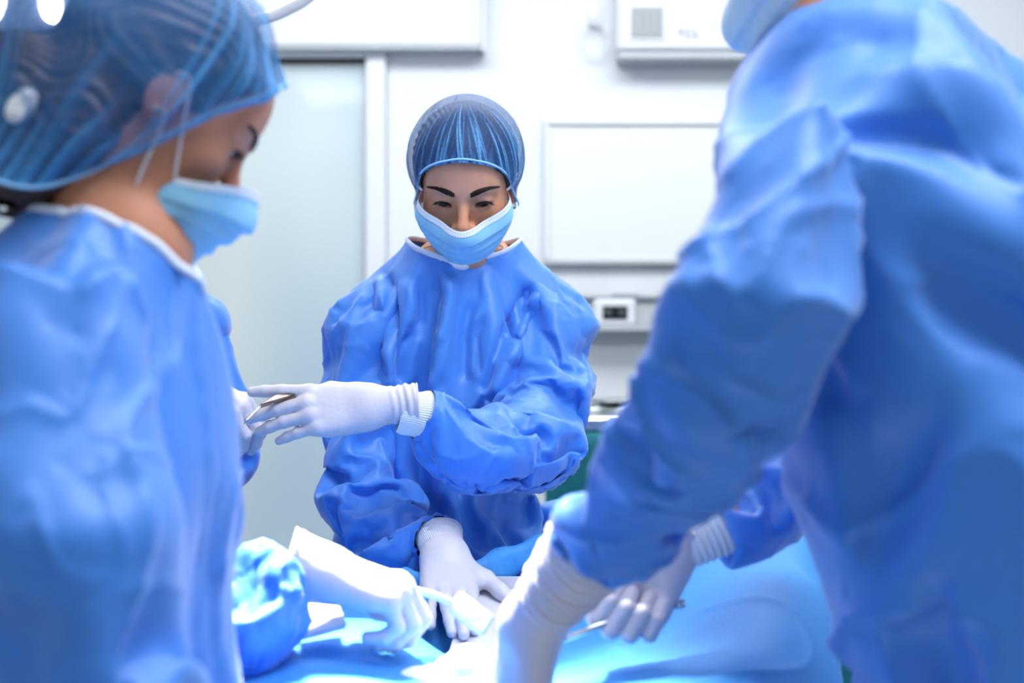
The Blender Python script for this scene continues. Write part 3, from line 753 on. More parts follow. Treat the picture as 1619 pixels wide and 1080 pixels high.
def strokes(pts, dirs, L, r, lift, seed, n):
    """a patch of short tapered hairs; pts/dirs as functions of (t, w)"""
    rg = np.random.default_rng(seed); mb = MB()
    for i in range(n):
        t = rg.uniform(0, 1); w = rg.uniform(-1, 1); p = pts(t, w); d = dirs(t, w); l = L * rg.uniform(.7, 1.2)
        p2 = p + d * l * .55; p2[1] += lift * .6; p3 = p + d * l; p3[1] += lift * .2
        mb.tube([p, p2, p3], [r, r * .8, r * .15], 4)
    return mb
def on_face(f, x, z, off=.0006, y0=.13):
    """front surface of the face at (x, z), local"""
    y = y0
    for i in range(60):
        d = float(f(np.array([[x, y, z]]))[0]) - off
        if d < 1e-4: break
        y -= d * .7
    return np.array([x, y, z])
def make_brows(per, f, O, R, m='brow', lashes=True):
    for s in (-1, 1):
        def bp(t, w):
            x = s * (.012 + .040 * t); z = .0120 + .0115 * t ** .8 - .010 * max(t - .72, 0) * 1.5; z += w * .0050 * (1 - .75 * max(t - .35, 0) / .65) * (1 if t > .08 else .8)
            return on_face(f, x, z, .0003)
        def bd(t, w):
            a = math.radians(50 - 55 * t + (-18 if w > 0 else 12)); d = np.array([s * math.cos(a), 0, math.sin(a)])
            d[1] = -.25 - .45 * t; return d / np.linalg.norm(d)
        mb = strokes(bp, bd, .0078, .00052, .0006, 3 + s, 520)
        mb.v = [tuple(O + R @ np.array(v)) for v in mb.v]
        tag(mb.build('eyebrow', m, per), kind='stuff')
        if not lashes: continue
        mb = MB(); e = EYE * (s, 1, 1)
        for i in range(34):
            t = i / 33; x = (t - .5) * 2 * .0132; zz = -.0042 + .10 * x * s - 18 * x * x * .55 + max(.0054 - 26 * x * x, 0)
            xx, zz = x, zz
            yy = math.sqrt(max(.0148 ** 2 * (1 - (xx / .0158) ** 2 - (zz / .0142) ** 2), .00001))
            p = e + np.array([xx, yy, zz]); d = np.array([x * 45 + s * .25, .8, -.34 + .12 * t]); d /= np.linalg.norm(d)
            l = .0058 + .0022 * (t if s > 0 else 1 - t)
            mb.tube([p, p + d * l * .5 + (0, 0, -.0006), p + d * l], [.00042, .0003, .00006], 4)
        line = [e + np.array([x, math.sqrt(max(.0148 ** 2 * (1 - (x / .0158) ** 2 - .06), 1e-6)) + .0002, -.0040 + .10 * x * s - 18 * x * x * .55 + max(.0054 - 26 * x * x, 0)]) for x in np.linspace(-.0135, .0135, 24)]
        mb.tube(line, .00062, 6)
        mb.v = [tuple(O + R @ np.array(v)) for v in mb.v]
        tag(mb.build('eyelashes', 'brow', per), kind='stuff')
def make_mask(per, O, R, m='mask', az=61, n=(72, 48), pale=False, seed=1, crumple=.0, loops=True, chin=None, top=(-.030, .032), bot=(-.098, .046), marks=True):
    hull = U(.03, ell((0, -.0, -.02), (.07, .07, .09)), ell((0, .022, -.035), (.060, .060, .080)), rc((0, .074, .0), (0, .1, -.045), .009, .012),
             rc((0, .1, -.045), (0, .084, -.105), .012, .014), ell((-.041, .05, -.035), (.021, .02, .02)), ell((.041, .05, -.035), (.021, .02, .02)),
             ell((0, .045, -.075), (.052, .052, .05)))
    if chin is not None: hull = U(.03, hull, ell(*chin))
    us = np.linspace(-1, 1, n[0]); vs = np.linspace(0, 1, n[1]); G = np.zeros((n[0], n[1], 3))
    for i, u in enumerate(us):
        zt = top[0] + top[1] * abs(u) ** 1.25; zb = bot[0] + bot[1] * abs(u) ** 2.6
        a = math.radians(u * az); d = np.array([math.sin(a), math.cos(a), 0])
        z = zt + (zb - zt) * vs; o = np.stack([0 * z, 0 * z, z], 1); t = np.full(n[1], .16)
        for k in range(40):
            t = t - (hull(o + t[:, None] * d) - .003) * .7
        saw = np.zeros(n[1])
        for c in (.40, .62, .82): saw += .006 * np.clip((c - vs) / .2 + 1, 0, 1) * (vs < c)
        t = np.clip(t, .03, .14) + (saw - .002) * (1 - abs(u) ** 6)
        G[i] = o + t[:, None] * d
    for it in range(14 if crumple else 1):
        G[1:-1] = (G[:-2] + 2 * G[1:-1] + G[2:]) / 4
    if crumple:
        q = G.reshape(-1, 3); G = G + (np.abs(noise3(q, 9, seed)) * crumple).reshape(n[0], n[1], 1) * np.array([0, 1, -.3])
    def sheet(i0, i1, j0, j1, off):
        sub = G[i0:i1, j0:j1]; V = sub.reshape(-1, 3).copy(); a, b = sub.shape[:2]
        V[:, :2] *= 1 + off / .09
        Q = np.array([(i * b + j, (i + 1) * b + j, (i + 1) * b + j + 1, i * b + j + 1) for i in range(a - 1) for j in range(b - 1)])
        return V @ R.T + O, Q
    nb = max(int(n[1] * .15), 3)
    V, Q = sheet(0, n[0], nb - 1, n[1], 0); mk = link_mesh('face_mask', V, Q, m, per)
    V, Q = sheet(0, n[0], 0, nb, .0004); b = link_mesh('nose_band', V, Q, 'mask_white' if not pale else m, mk)
    if marks:
        mb = MB()
        for row, jf in ((0, .035), (1, .128)):
            for i in range(60):
                u0 = -.93 + i * .031
                if u0 > .95: continue
                q = []
                for du, dj in ((0, 0), (.014, 0), (.014, .010), (0, .010)):
                    fi = (u0 + du + 1) / 2 * (n[0] - 1); fj = (jf + dj) * (n[1] - 1); a, b_ = int(fi), int(fj); x, y = fi - a, fj - b_
                    p = (G[a, b_] * (1 - x) + G[a + 1, b_] * x) * (1 - y) + (G[a, b_ + 1] * (1 - x) + G[a + 1, b_ + 1] * x) * y
                    p = p.copy(); p[:2] *= 1 + .0014 / .09; q.append(O + R @ p)
                mb.add(q, [(0, 1, 2, 3)])
        tag(link_mesh('weld_dots', np.array(mb.v), mb.f, 'stitch', mk, False), kind='stuff')
    if loops:
        for s in (-1, 1):
            c0 = G[-1 if s > 0 else 0, 1]; c1 = G[-1 if s > 0 else 0, -2]
            for c, zz in ((c0, .012), (c1, -.028)):
                mid = (c + np.array([s * .08, .0, zz])) / 2 + np.array([s * .006, 0, 0])
                pts = spline([c, mid, (s * .0815, .002, zz), (s * .083, -.012, zz)], 6) @ R.T + O
                mb = MB().tube(pts, .0022, 8, flat=.5); mb.build('ear_loop', 'loop', mk, True)
    return G
EDGE_A = [0, .45, .8, 1.1, 1.5, 2.1, np.pi]
EDGE_W = (.074, .062, .032, -.004, -.050, -.080, -.092)
def make_cap(per, O, R, c=(0, -.028, .035), r=(.094, .123, .097), edge=EDGE_W, nphi=320, nt=84, m='cap', seed=5, nf=90, amp=.0028, lump=.0, over=14, tight=.004, droop=0.0, extra=()):
    hull = U(.02, ell((0, -.018, .034), (.0855, .102, .0915)), ell((0, .052, .044), (.0565, .0365, .0455)), rc((0, -.03, -.02), (0, -.04, -.09), .068, .056), ell((0, .02, -.03), (.064, .06, .07)), rc((-.068, -.008, .0), (-.066, -.008, -.03), .016), rc((.068, -.008, .0), (.066, -.008, -.03), .016), *extra)
    rg = np.random.default_rng(seed); c = np.array(c); r = np.array(r)
    phi = np.arange(nphi) / nphi * 2 * np.pi; E = np.zeros((nphi, 3))
    a = np.abs((phi + np.pi) % (2 * np.pi) - np.pi)        # 0 front .. pi back
    ze = np.interp(a, EDGE_A, edge)
    ze = np.convolve(np.concatenate([ze[-9:], ze, ze[:9]]), np.ones(19) / 19, 'valid')
    d = np.stack([np.sin(phi), np.cos(phi), 0 * phi], 1); o = np.stack([0 * phi, -.015 + 0 * phi, ze], 1); t = np.full(nphi, .2)
    for k in range(50): t = t - (hull(o + t[:, None] * d) - tight) * .7
    E = o + t[:, None] * d
    rel = (E - c) / r; thE = np.arctan2(np.hypot(rel[:, 0], rel[:, 1]), rel[:, 2]); ph = np.arctan2(rel[:, 0], rel[:, 1])
    ts = np.linspace(0, 1, nt) ** .85; G = np.zeros((nt, nphi, 3)); ply = np.zeros((nt, nphi))
    fc = rg.uniform(0, 2 * np.pi, nf); fw = rg.uniform(.010, .03, nf); fs = rg.uniform(.0, .75, nf) ** 1.0; fa = rg.uniform(.3, 1, nf); fd = rg.normal(0, .16, nf)
    for i, tt in enumerate(ts):
        th = np.minimum((thE + math.radians(over)) * tt, 2.75); w = np.clip((tt - .80) / .20, 0, 1); w = w * w * (3 - 2 * w)
        D = c + r * np.stack([np.sin(th) * np.sin(ph), np.sin(th) * np.cos(ph), np.cos(th)], 1)
        D[:, 2] -= droop * tt ** 2
        f = np.zeros(nphi)
        for k in range(nf):
            ramp = np.clip((tt - fs[k]) / .25, 0, 1); 
            if ramp <= 0: continue
            dp = (phi - fc[k] - fd[k] * (1 - tt) + np.pi) % (2 * np.pi) - np.pi
            f = np.maximum(f, np.exp(-(dp / fw[k]) ** 2) * fa[k] * ramp)
        f2 = (np.sin(phi * 46 + 3 * np.sin(phi * 5)) * .5 + .5) * np.clip((tt - .72) / .2, 0, 1) * .7
        f = np.maximum(f, f2)
        D = D + d * (f * amp * min(tt * 1.6, 1))[:, None]
        if lump: D = D + d * (noise3(D, 11, seed) * lump)[:, None] + np.array([0, 0, 1.]) * (noise3(D, 9, seed + 1) * lump * (1 - tt) ** .5)[:, None]
        G[i] = D * (1 - w)[:, None] + (E + d * (f * amp * .5)[:, None]) * w[:, None] if np.ndim(w) else D * (1 - w) + (E + d * (f * amp * .5)[:, None]) * w
        ply[i] = f
    V = G.reshape(-1, 3); I = np.arange(nt * nphi).reshape(nt, nphi)
    Q = np.stack([I[:-1], np.roll(I, -1, 1)[:-1], np.roll(I, -1, 1)[1:], I[1:]], -1).reshape(-1, 4)[:, ::-1]
    cap = link_mesh('surgical_cap', V @ R.T + O, Q, m, per, True, ply.ravel())
    L = np.concatenate([E, E[:1]]) @ R.T + O
    MB().tube(L, .0019, 6, cap=False).build('elastic_band', 'cap_band', cap, True)
    return cap
def make_hair(per, O, R, m='hair', bun=None, strand=.0012, back=0.0, edge=EDGE_W, low=.005, more=()):
    fs = list(more) + [ell((0, -.018 - back, .034), (.085, .1015, .091)), ell((0, .052, .044), (.056, .036, .045)), ell((0, -.055, -.02), (.064, .055, .06))]
    if bun is not None: fs.append(ell(bun[0], bun[1]))
    f = U(.02, *fs); lo = (-.11, -.24, -.2); hi = (.11, .12, .16)
    cutf = lambda q: np.maximum(.080 - 0 * q[:, 0] - q[:, 1] - 10 * np.maximum(q[:, 2] - .06, 0) * 0, -1)
    V, Q = bbox_nets(f, lo, hi, .005); V, Q = clip(V, Q, lambda q: (q[:, 2] - np.interp(np.abs(np.arctan2(q[:, 0], q[:, 1] + .015)), EDGE_A, edge) + low) * .6); V, Q = subdiv(V, Q); N = vnormals(V, Q)
    s = np.sin(V[:, 0] * 900 + 6 * np.sin(V[:, 1] * 40) + 4 * np.sin(V[:, 2] * 60)); V = V + N * (s * strand)[:, None]
    return link_mesh('hair', V @ R.T + O, Q, m, per)
def hand_sdf(fingers, thumb, S=1.0, arm=.12, armr=(.0275, .034), wrinkle=.0012, right=True, fat=1.0, wend=None):
    """local: x thumb side, y fingers, z back of hand; origin = wrist"""
    K = np.array([(.0275, .088, .003), (.0085, .092, .006), (-.0115, .087, .004), (-.030, .077, -.001)])
    LEN = [(.043, .026, .021), (.047, .029, .022), (.043, .027, .021), (.034, .020, .019)]
    RAD = [.0098, .0100, .0095, .0084]
    palm = U(.016, *[rc((K[i][0] * .62, .002, -.001), K[i] - (0, 0, .003), .0185, .0112) for i in range(4)],
             rc((.016, .02, -.010), (.034, .056, -.012), .018, .014), rc((-.018, .02, -.008), (-.028, .06, -.008), .016, .012))
    fl = []
    for i in range(4):
        sp, a1, a2, a3 = fingers[i]; p = K[i].copy(); a = 0; pts = [p.copy()]
        for L, da in zip(LEN[i], (a1, a2, a3)):
            a += math.radians(da); s_ = math.radians(sp)
            d = np.array([-math.sin(s_) * math.cos(a) * -1, math.cos(s_) * math.cos(a), -math.sin(a)])
            p = p + d * L; pts.append(p.copy())
        r0 = RAD[i] * fat
        fl.append(chain(.004, pts, [r0 * 1.08, r0 * 1.0, r0 * .94, r0 * .82]))
    p = np.array([.024, .018, -.010]); pts = [p.copy()]
    for d, L in zip(thumb, (.042, .033, .027)):
        d = np.array(d, float); d /= np.linalg.norm(d); p = p + d * L; pts.append(p.copy())
    th = chain(.006, pts, [.0165 * fat, .0125 * fat, .0113 * fat, .0090 * fat])
    we = np.array(wend if wend is not None else (0, -arm, 0), float)
    fore = rc((0, .0, -.002), we, *armr)
    def f(q):
        q = q / S
        d = palm(q)
        fd = fl[0](q)
        for g in fl[1:]: fd = np.minimum(fd, g(q))
        d = smin(d, fd, .009); d = smin(d, th(q), .011)
        fo = fore(q)
        t = np.clip(-(q @ (we / np.linalg.norm(we) * -1)) / 1.0, 0, .2) if False else np.clip((q @ (we / np.linalg.norm(we))), 0, .3)
        fo = fo - wrinkle * np.clip((t - .02) / .03, 0, 1) * (np.sin(t * 560 + 1.4 * np.sin(q[:, 0] * 60) + .9 * np.sin(q[:, 2] * 75)) + .5 * np.sin(t * 240 + q[:, 0] * 50))
        return smin(d, fo, .02) * S
    return f
def hand_frame(W, d, n, right=True):
    y = np.array(d, float); y /= np.linalg.norm(y); z = np.array(n, float); z -= y * (z @ y); z /= np.linalg.norm(z)
    x = np.cross(z, y) if right else np.cross(y, z)
    return np.asarray(W, float), np.stack([x, y, z], 1)
def make_glove(per, W, R, right=True, step=.0019, m='glove', arm=.09, S=1.0, **kw):
    f = hand_sdf(arm=arm, S=S, right=right, **kw); we = kw.get('wend'); 
    lo = [-.075, -arm / 1. - .03, -.13]; hi = [.11, .205, .06]
    if we is not None:
        for k in range(3): lo[k] = min(lo[k], we[k] - .05); hi[k] = max(hi[k], we[k] + .05)
    V, Q = nets(f, *[np.arange(lo[k] * S, hi[k] * S, step) for k in range(3)])
    wd = np.array(we if we is not None else (0, -arm, 0), float); L = np.linalg.norm(wd) * S; wd /= np.linalg.norm(wd)
    V, Q = clip(V, Q, lambda p: L - p @ wd)
    V = smooth(V, Q, .4, 2)
    if not right: pass
    Vw = V @ R.T + W
    if np.linalg.det(R) < 0: Q = Q[:, ::-1]
    g = link_mesh('glove', Vw, Q, m, per)
    # rolled rim
    for lp in rims(Q)[:1]:
        c = Vw[lp + lp[:1]]; c = smooth_loop(c, 4)
        MB().tube(c, .0017, 6, cap=False).build('glove_rim', m, g, True)
    return g
def smooth_loop(c, n):
    c = c[:-1]
    for i in range(n): c = (np.roll(c, 1, 0) + 2 * c + np.roll(c, -1, 0)) / 4
    return np.concatenate([c, c[:1]])
def make_knit(per, A, B, ra, rb, ribs=64, depth=.0005, rings=0, name='knit_cuff'):
    A = np.array(A, float); B = np.array(B, float); T = B - A; L = np.linalg.norm(T); T /= L
    u = np.cross(T, [0, 0, 1.]); u /= np.linalg.norm(u); w = np.cross(T, u); n = ribs * 6; m = 40; V = []
    for i in range(m):
        t = i / (m - 1); an = np.arange(n) / n * 2 * np.pi
        r = ra + (rb - ra) * t + depth * np.sin(an * ribs) + (rings and .0012 * math.sin(t * rings * 6.28))
        V.append(A + T * L * t + r[:, None] * (np.cos(an)[:, None] * u + np.sin(an)[:, None] * w))
    V = np.concatenate(V); I = np.arange(m * n).reshape(m, n)
    Q = np.stack([I[:-1], np.roll(I, -1, 1)[:-1], np.roll(I, -1, 1)[1:], I[1:]], -1).reshape(-1, 4)
    return link_mesh(name, V, Q, 'knit', per)
def make_sleeve(gown, pts, rad, k=.05, step=.018, scale=1.16, lo=-.03, hi=.016, iters=(220, 70, 14), seed=3, gather=True, m='gown', kb=(.01, .012, .02), topclip=.01, name='sleeve', g=(0, 0, -.00004), amp=.006, cr=.004, cf=7):
    pts = [np.asarray(p, float) for p in pts]; f = chain(k, pts, rad)
    a, b = pts[-1], pts[-2]; d = (a - b) / np.linalg.norm(a - b)
    a0, b0 = pts[0], pts[1]; d0 = (b0 - a0) / np.linalg.norm(b0 - a0)
    al = np.array(pts); R_ = max(rad) + .03
    V, Q = bbox_nets(f, al.min(0) - R_, al.max(0) + R_, step)
    V, Q = clip(V, Q, lambda p: np.where(np.sqrt(((p - a) ** 2).sum(1)) < max(.16, 3 * rad[-1]), -((p - a) @ d), .05))
    V, Q = clip(V, Q, lambda p: np.where(np.sqrt(((p - a0) ** 2).sum(1)) < rad[0] * 2.0, (p - a0) @ d0 + topclip, .05))
    def pin(X):
        e1 = (np.abs((X - a) @ d) < .012) & (np.sqrt(((X - a) ** 2).sum(1)) < .15)
        e2 = (((X - a0) @ d0) < .012 - topclip) & (np.sqrt(((X - a0) ** 2).sum(1)) < rad[0] * 2)
        return (e1 | e2).astype(float)
    X, Q, X0 = cloth(V, Q, f, scale, lo=lo, hi=hi, iters=iters, kb=kb, pinf=pin, seed=seed, g=g, amp=amp)
    if cr: X = creases(X, Q, cr, cf, seed)
    return link_mesh(name, X, Q, m, gown)
# ---------------------------------------------------------------- people
def body_mesh(per, O, R, others, skin, step=.022, fine=.0024, k=.03, name='body'):
    hf = local(head_sdf(), O, R); of = U(k, *others)
    f = lambda p: smin(hf(p), of(p), .022)
    lo = per['_lo']; hi = per['_hi']
    ax = [axis_steps(lo[i], hi[i], step, (O[i] - (.125, .135, .15)[i], O[i] + (.125, .135, .15)[i], fine)) for i in range(3)]
    V, Q = nets(f, *ax)
    del per['_lo'], per['_hi']
    V = smooth(V, Q, .3, 1)
    return link_mesh(name, V, Q, skin, per)
def legs(x, y, zhip, dx=.10, yaw=0):
    out = []
    c, s = math.cos(yaw), math.sin(yaw)
    for sd in (-1, 1):
        h = np.array([x + sd * dx * c, y + sd * dx * s, zhip]); out.append((h, h * (1, 1, .52), np.array([h[0], h[1], .09])))
    return out
def clothe_legs(per, lg, toe):
    f = U(.03, *[chain(.03, l, [.095, .075, .055]) for l in lg]); a = np.array([p for l in lg for p in l])
    V, Q = bbox_nets(f, a.min(0) - .13, a.max(0) + .13, .022); V, Q = clip(V, Q, lambda p: p[:, 2] - .09)
    link_mesh('trousers', V, Q, 'trousers', per)
    toe = np.array(toe, float)
    for l in lg:
        an = l[2].copy(); b = an.copy(); b[2] = .055
        fs = U(.03, rc(b - toe * .05, b + toe * .06, .045, .04), rc(b + toe * .04 - (0, 0, .012), b + toe * .15 - (0, 0, .015), .043, .036))
        V, Q = bbox_nets(fs, b - .26, b + .26, .009); V, Q = clip(V, Q, lambda p: p[:, 2] - .002)
        link_mesh('shoe', V, Q, 'shoe', per)
def ring_binding(gown_o, X, Q, m, r=.0042, flat=1.0, sel=None, sm=6):
    loops = rims(Q); loops = loops if sel is None else [l for l in loops if sel(X[l].mean(0))]
    c = X[loops[0] + loops[0][:1]]; c = smooth_loop(c, sm)
    MB().tube(c, r, 8, cap=False, flat=flat).build('neck_binding', m, gown_o, True)

# ============ the woman in the middle
W1 = empty('person', (-.09, 2.33, 0), 'person in the middle in a blue gown facing the camera and looking down', 'person')
O1, R1 = head_frame((-.0745, 2.292, 1.506), 178.5, 27, 0)
sR, sL = P(588, 478, 2.33), P(876, 476, 2.33)
neck1 = P(731, 455, 2.39)
aR = [P(588, 492, 2.325), P(578, 600, 2.30), P(582, 768, 2.23), P(630, 836, 2.15), P(684, 855, 2.08)]
aL = [P(862, 492, 2.32), P(858, 580, 2.27), P(838, 680, 2.16), P(755, 690, 2.08), P(668, 655, 2.04)]
elR, wrR = P(592, 780, 2.24), P(694, 872, 2.06)
elL, wrL = P(838, 690, 2.16), P(640, 652, 2.05)
lg = legs(-.1, 2.42, .86); 
W1['_lo'] = (-.42, 1.95, -.0); W1['_hi'] = (.22, 2.62, 1.69)
body_mesh(W1, O1, R1, [rc(O1 + R1 @ np.array([0, -.045, -.06]), neck1, .050, .058), rc(neck1 + (0, 0, -.03), P(735, 540, 2.38), .07, .09), rc(P(688, 425, 2.36), P(780, 423, 2.36), .042), ell(P(733, 432, 2.31), (.06, .035, .022)), rc(neck1 + (0, 0, -.03), sR + (.05, 0, -.01), .036, .018), rc(neck1 + (0, 0, -.03), sL + (-.05, 0, -.01), .036, .018),
    ell(P(725, 600, 2.36), (.13, .085, .2)), ell(P(705, 850, 2.38), (.14, .09, .24)), chain(.02, aR, [.018, .02, .02, .02, .018]), chain(.02, aL, [.018, .02, .02, .02, .018])] +
    [chain(.03, l, [.075, .05, .035]) for l in lg], 'skin')
clothe_legs(W1, lg, (0, -1, 0))
f1 = local(head_sdf(), O1, R1)
fl1 = head_sdf()
make_eyes(W1, O1, R1, 22); make_brows(W1, fl1, O1, R1)
make_hair(W1, O1, R1, 'hair')
make_mask(W1, O1, R1)
make_cap(W1, O1, R1)
print('head', time.time() - T0)
gf = U(.06, rc(sR, P(655, 452, 2.36), .052, .052), rc(sL, P(806, 448, 2.36), .052, .052), rc(sR, sL, .055), ell(P(728, 560, 2.33), (.165, .115, .20)), rc(P(733, 478, 2.37), P(733, 520, 2.35), .085, .1),
       ell(P(705, 850, 2.37), (.165, .125, .26)), rc(P(700, 850, 2.38), P(690, 1560, 2.38), .145, .25))
V, Q = bbox_nets(gf, (-.5, 2.03, .34), (.35, 2.72, 1.5), .021)
V, Q = clip(V, Q, lambda p: p[:, 2] - .40)
nc = P(732, 400, 2.325)
def nhole(p):
    q = p - nc; e = np.sqrt((q[:, 0] / .092) ** 2 + (q[:, 1] / .083) ** 2) - 1
    return np.maximum(e * .08, 1.30 - p[:, 2])
V, Q = clip(V, Q, nhole)
zyoke = P(0, 425, 2.3)[2]
def sc1(m, d): 
    lowr = np.clip((zyoke - m[..., 2]) / .10, 0, 1)
    return 1.015 + (.05 + .24 * lowr) * np.abs(d[..., 0]) + .02 * np.abs(d[..., 2])
X, Q, X0 = cloth(V, Q, gf, sc1, lo=-.032, hi=.016, iters=(220, 90, 20), kb=(.012, .015, .02), pinf=lambda X: ((np.abs(nhole(X)) < .004) & (X[:, 2] > 1.3)).astype(float), seed=7, amp=.014, nz=(1, 1, .22))
X = smooth_rims(X, Q, 40)
fp = lambda *a: [P(x, y, 2.22) for x, y in a]
X = press_folds(X, Q, [(fp((600, 421), (614, 461), (625, 543), (636, 625)), .010, 0.0150, 1), (fp((574, 470), (590, 540), (612, 611)), .008, 0.0105, 1),
    (fp((650, 520), (636, 560), (630, 610)), .009, 0.0120, -1), (fp((687, 429), (693, 470), (687, 510), (677, 620)), .010, 0.0120, -1), (fp((706, 506), (697, 570), (694, 620)), .007, 0.0090, 1),
    (fp((745, 467), (738, 527), (737, 607)), .010, 0.0090, -1), (fp((766, 500), (752, 530), (756, 600)), .007, 0.0075, 1), (fp((818, 484), (797, 532), (774, 592), (763, 622)), .010, 0.0150, -1),
    (fp((845, 440), (815, 500), (792, 575)), .011, 0.0150, -1), (fp((655, 430), (664, 480), (660, 520)), .010, 0.0075, 1), (fp((720, 640), (728, 720), (722, 800)), .012, 0.0090, 1), (fp((820, 700), (835, 780), (838, 850)), .012, 0.0105, -1)])
X = creases(X, Q, .0065, 4.2, 77, (1, 1, .35), keep=lambda X: np.clip((1.39 - X[:, 2]) / .05, 0, 1))
G1 = link_mesh('gown', X, Q, 'gown', W1)
ring_binding(G1, X, Q, 'white_trim', .0048, .6, lambda c: c[2] > 1.2)
# bow of the ties behind her waist
bf = U(.02, ell(P(888, 800, 2.42), (.02, .03, .03)), rc(P(870, 795, 2.42), P(905, 830, 2.44), .02, .028), rc(P(885, 800, 2.43), P(872, 850, 2.43), .02, .03), rc(P(893, 800, 2.44), P(930, 850, 2.46), .016, .03))
V, Q = bbox_nets(bf, P(820, 900, 2.3), P(990, 730, 2.6), .012); X, Q, _ = cloth(V, Q, bf, 1.22, lo=-.02, hi=.014, iters=(100, 60), kb=(.02, .03), seed=9)
link_mesh('back_bow', X, Q, 'gown', G1)
make_sleeve(G1, [P(640, 470, 2.335)] + aR, [.046, .054, .055, .058, .055, .034], seed=11, scale=1.2, step=.017)
make_sleeve(G1, [P(826, 468, 2.335)] + aL, [.046, .054, .060, .066, .058, .036], seed=14, scale=1.22, step=.017)
print('gown1', time.time() - T0)
# her left hand, held out flat with the scalpel
Wl, Rl = hand_frame(P(584, 642, 2.03), (-1, -.10, -.05), (.03, -.9, .42), False)
make_glove(W1, Wl, Rl, False, step=.0017, arm=.072, S=.95, armr=(.026, .0315), wrinkle=.0016, fingers=[(8, 8, 6, 4), (-4, 16, 10, 6), (-3, 20, 12, 8), (-2, 24, 12, 8)],
           thumb=[(.25, .75, -.75), (-.1, 1, -.35), (-.15, 1, -.1)])
make_knit(W1, P(632, 650, 2.04), P(694, 662, 2.05), .030, .038, rings=2)
# her right hand, resting on the table
Wr, Rr = hand_frame(P(704, 878, 2.035), (.14, -.84, -.53), (.02, -.53, .84), True)
make_glove(W1, Wr, Rr, True, step=.0017, arm=.05, armr=(.0275, .031), wrinkle=.0014, S=.96, fingers=[(-3, -16, 12, 12), (-1, -16, 12, 12), (2, -14, 12, 12), (-4, -12, 12, 14)],
           thumb=[(.8, .7, -.05), (.6, 1, .0), (.5, 1, -.05)])
make_knit(W1, P(689, 848, 2.085), P(702, 872, 2.045), .031, .030)
MB().tube(spline([O1 + R1 @ np.array([-.047, -.03, -.10]), P(672, 392, 2.315), P(684, 402, 2.29), P(698, 412, 2.27)], 6), .0007, 6).build('necklace', 'necklace', W1, True)
MB().tube(spline([O1 + R1 @ np.array([.047, -.03, -.10]), P(790, 388, 2.315), P(780, 400, 2.29), P(768, 412, 2.27)], 6), .0007, 6).build('necklace', 'necklace', W1, True)

# ============ the big person bending in from the right
W2 = empty('person', (.60, 1.35, 0), 'large person in a blue gown bending over the table from the right', 'person')
O2, R2 = head_frame(P(1292, -108, 1.45), 68, 28)
nb2 = P(1345, 70, 1.42)
aN = [P(1228, 300, 1.19), P(1195, 440, 1.17), P(1140, 600, 1.20), P(1068, 695, 1.26), P(1000, 778, 1.33), P(950, 848, 1.38)]
aF = [P(1370, 480, 1.66), P(1300, 660, 1.66), P(1245, 745, 1.65), P(1180, 800, 1.63), P(1128, 836, 1.62)]
lg = legs(.60, 1.35, .84, .1, 1.2)
W2['_lo'] = (.0, 1.0, 0.); W2['_hi'] = (1.05, 1.85, 1.86)
body_mesh(W2, O2, R2, [rc(O2 + R2 @ np.array([0, -.045, -.06]), nb2, .058, .07), rc(nb2, P(1420, 330, 1.40), .062, .1), chain(.03, [P(1420, 330, 1.4), P(1540, 700, 1.38), (.56, 1.35, .86)], [.10, .10, .10]),
    rc(P(1360, 240, 1.38), aN[0] + (.02, .02, -.01), .05, .02), rc(P(1360, 240, 1.4), aF[0], .05, .02), chain(.02, aN, [.02, .024, .024, .022, .02, .02]), chain(.02, aF, [.02, .02, .018, .018, .018])] +
    [chain(.03, l, [.08, .055, .04]) for l in lg], 'skin_tan', fine=.0034)
clothe_legs(W2, lg, (-.94, .34, 0))
make_hair(W2, O2, R2, 'hair')
make_mask(W2, O2, R2, 'mask_pale', pale=True, crumple=.006, seed=4, n=(48, 32), marks=False, az=82, bot=(-.112, .03))
make_cap(W2, O2, R2, nphi=160, nt=50, m='cap_thin', seed=8)
g2 = U(.07, chain(.08, [P(1345, 208, 1.37), P(1440, 420, 1.36), P(1555, 720, 1.34), P(1690, 1200, 1.34), (.64, 1.34, .42)], [.106, .145, .145, .165, .22]), rc(P(1250, 250, 1.24), P(1420, 160, 1.34), .055, .10), rc(P(1372, 90, 1.42), P(1440, 200, 1.45), .085, .14), rc(P(1337, 42, 1.40), P(1365, 120, 1.38), .054, .08))
V, Q = bbox_nets(g2, (.05, .95, .36), (1.15, 1.78, 1.75), .028)
V, Q = clip(V, Q, lambda p: p[:, 2] - .42)
nax = (P(1300, 0, 1.42) - P(1340, 120, 1.42)); nax /= np.linalg.norm(nax)
V, Q = clip(V, Q, lambda p: np.maximum(np.sqrt(((p - P(1360, -125, 1.46)) ** 2).sum(1)) - .075, 0) * 1. + np.where(np.sqrt(((p - P(1360, -125, 1.46)) ** 2).sum(1)) < .075, -1e-3 - .0 * p[:, 0], 0))
def s2(m, d): return 1.03 + .10 * np.abs(d[..., 1]) + .07 * np.abs(d[..., 0] * .6 + d[..., 2] * .8)
X, Q, X0 = cloth(V, Q, g2, s2, lo=-.035, hi=.016, iters=(150, 100, 40), kb=(.05, .08, .2), pinf=lambda X: (X[:, 2] > 1.68).astype(float), seed=21, amp=.02)
X = creases(X, Q, .015, 2.6, 78, (1, 1, .8))
G2 = link_mesh('gown', X, Q, 'gown', W2)
make_sleeve(G2, [aN[0] + (.01, .01, .01)] + aN[1:], [.055, .061, .053, .046, .040, .039], k=.035, seed=23, step=.021, scale=1.15, cr=.013, cf=4, kb=(.04, .06, .15), lo=-.03, hi=.016, iters=(140, 90, 40), topclip=.05, amp=.012)
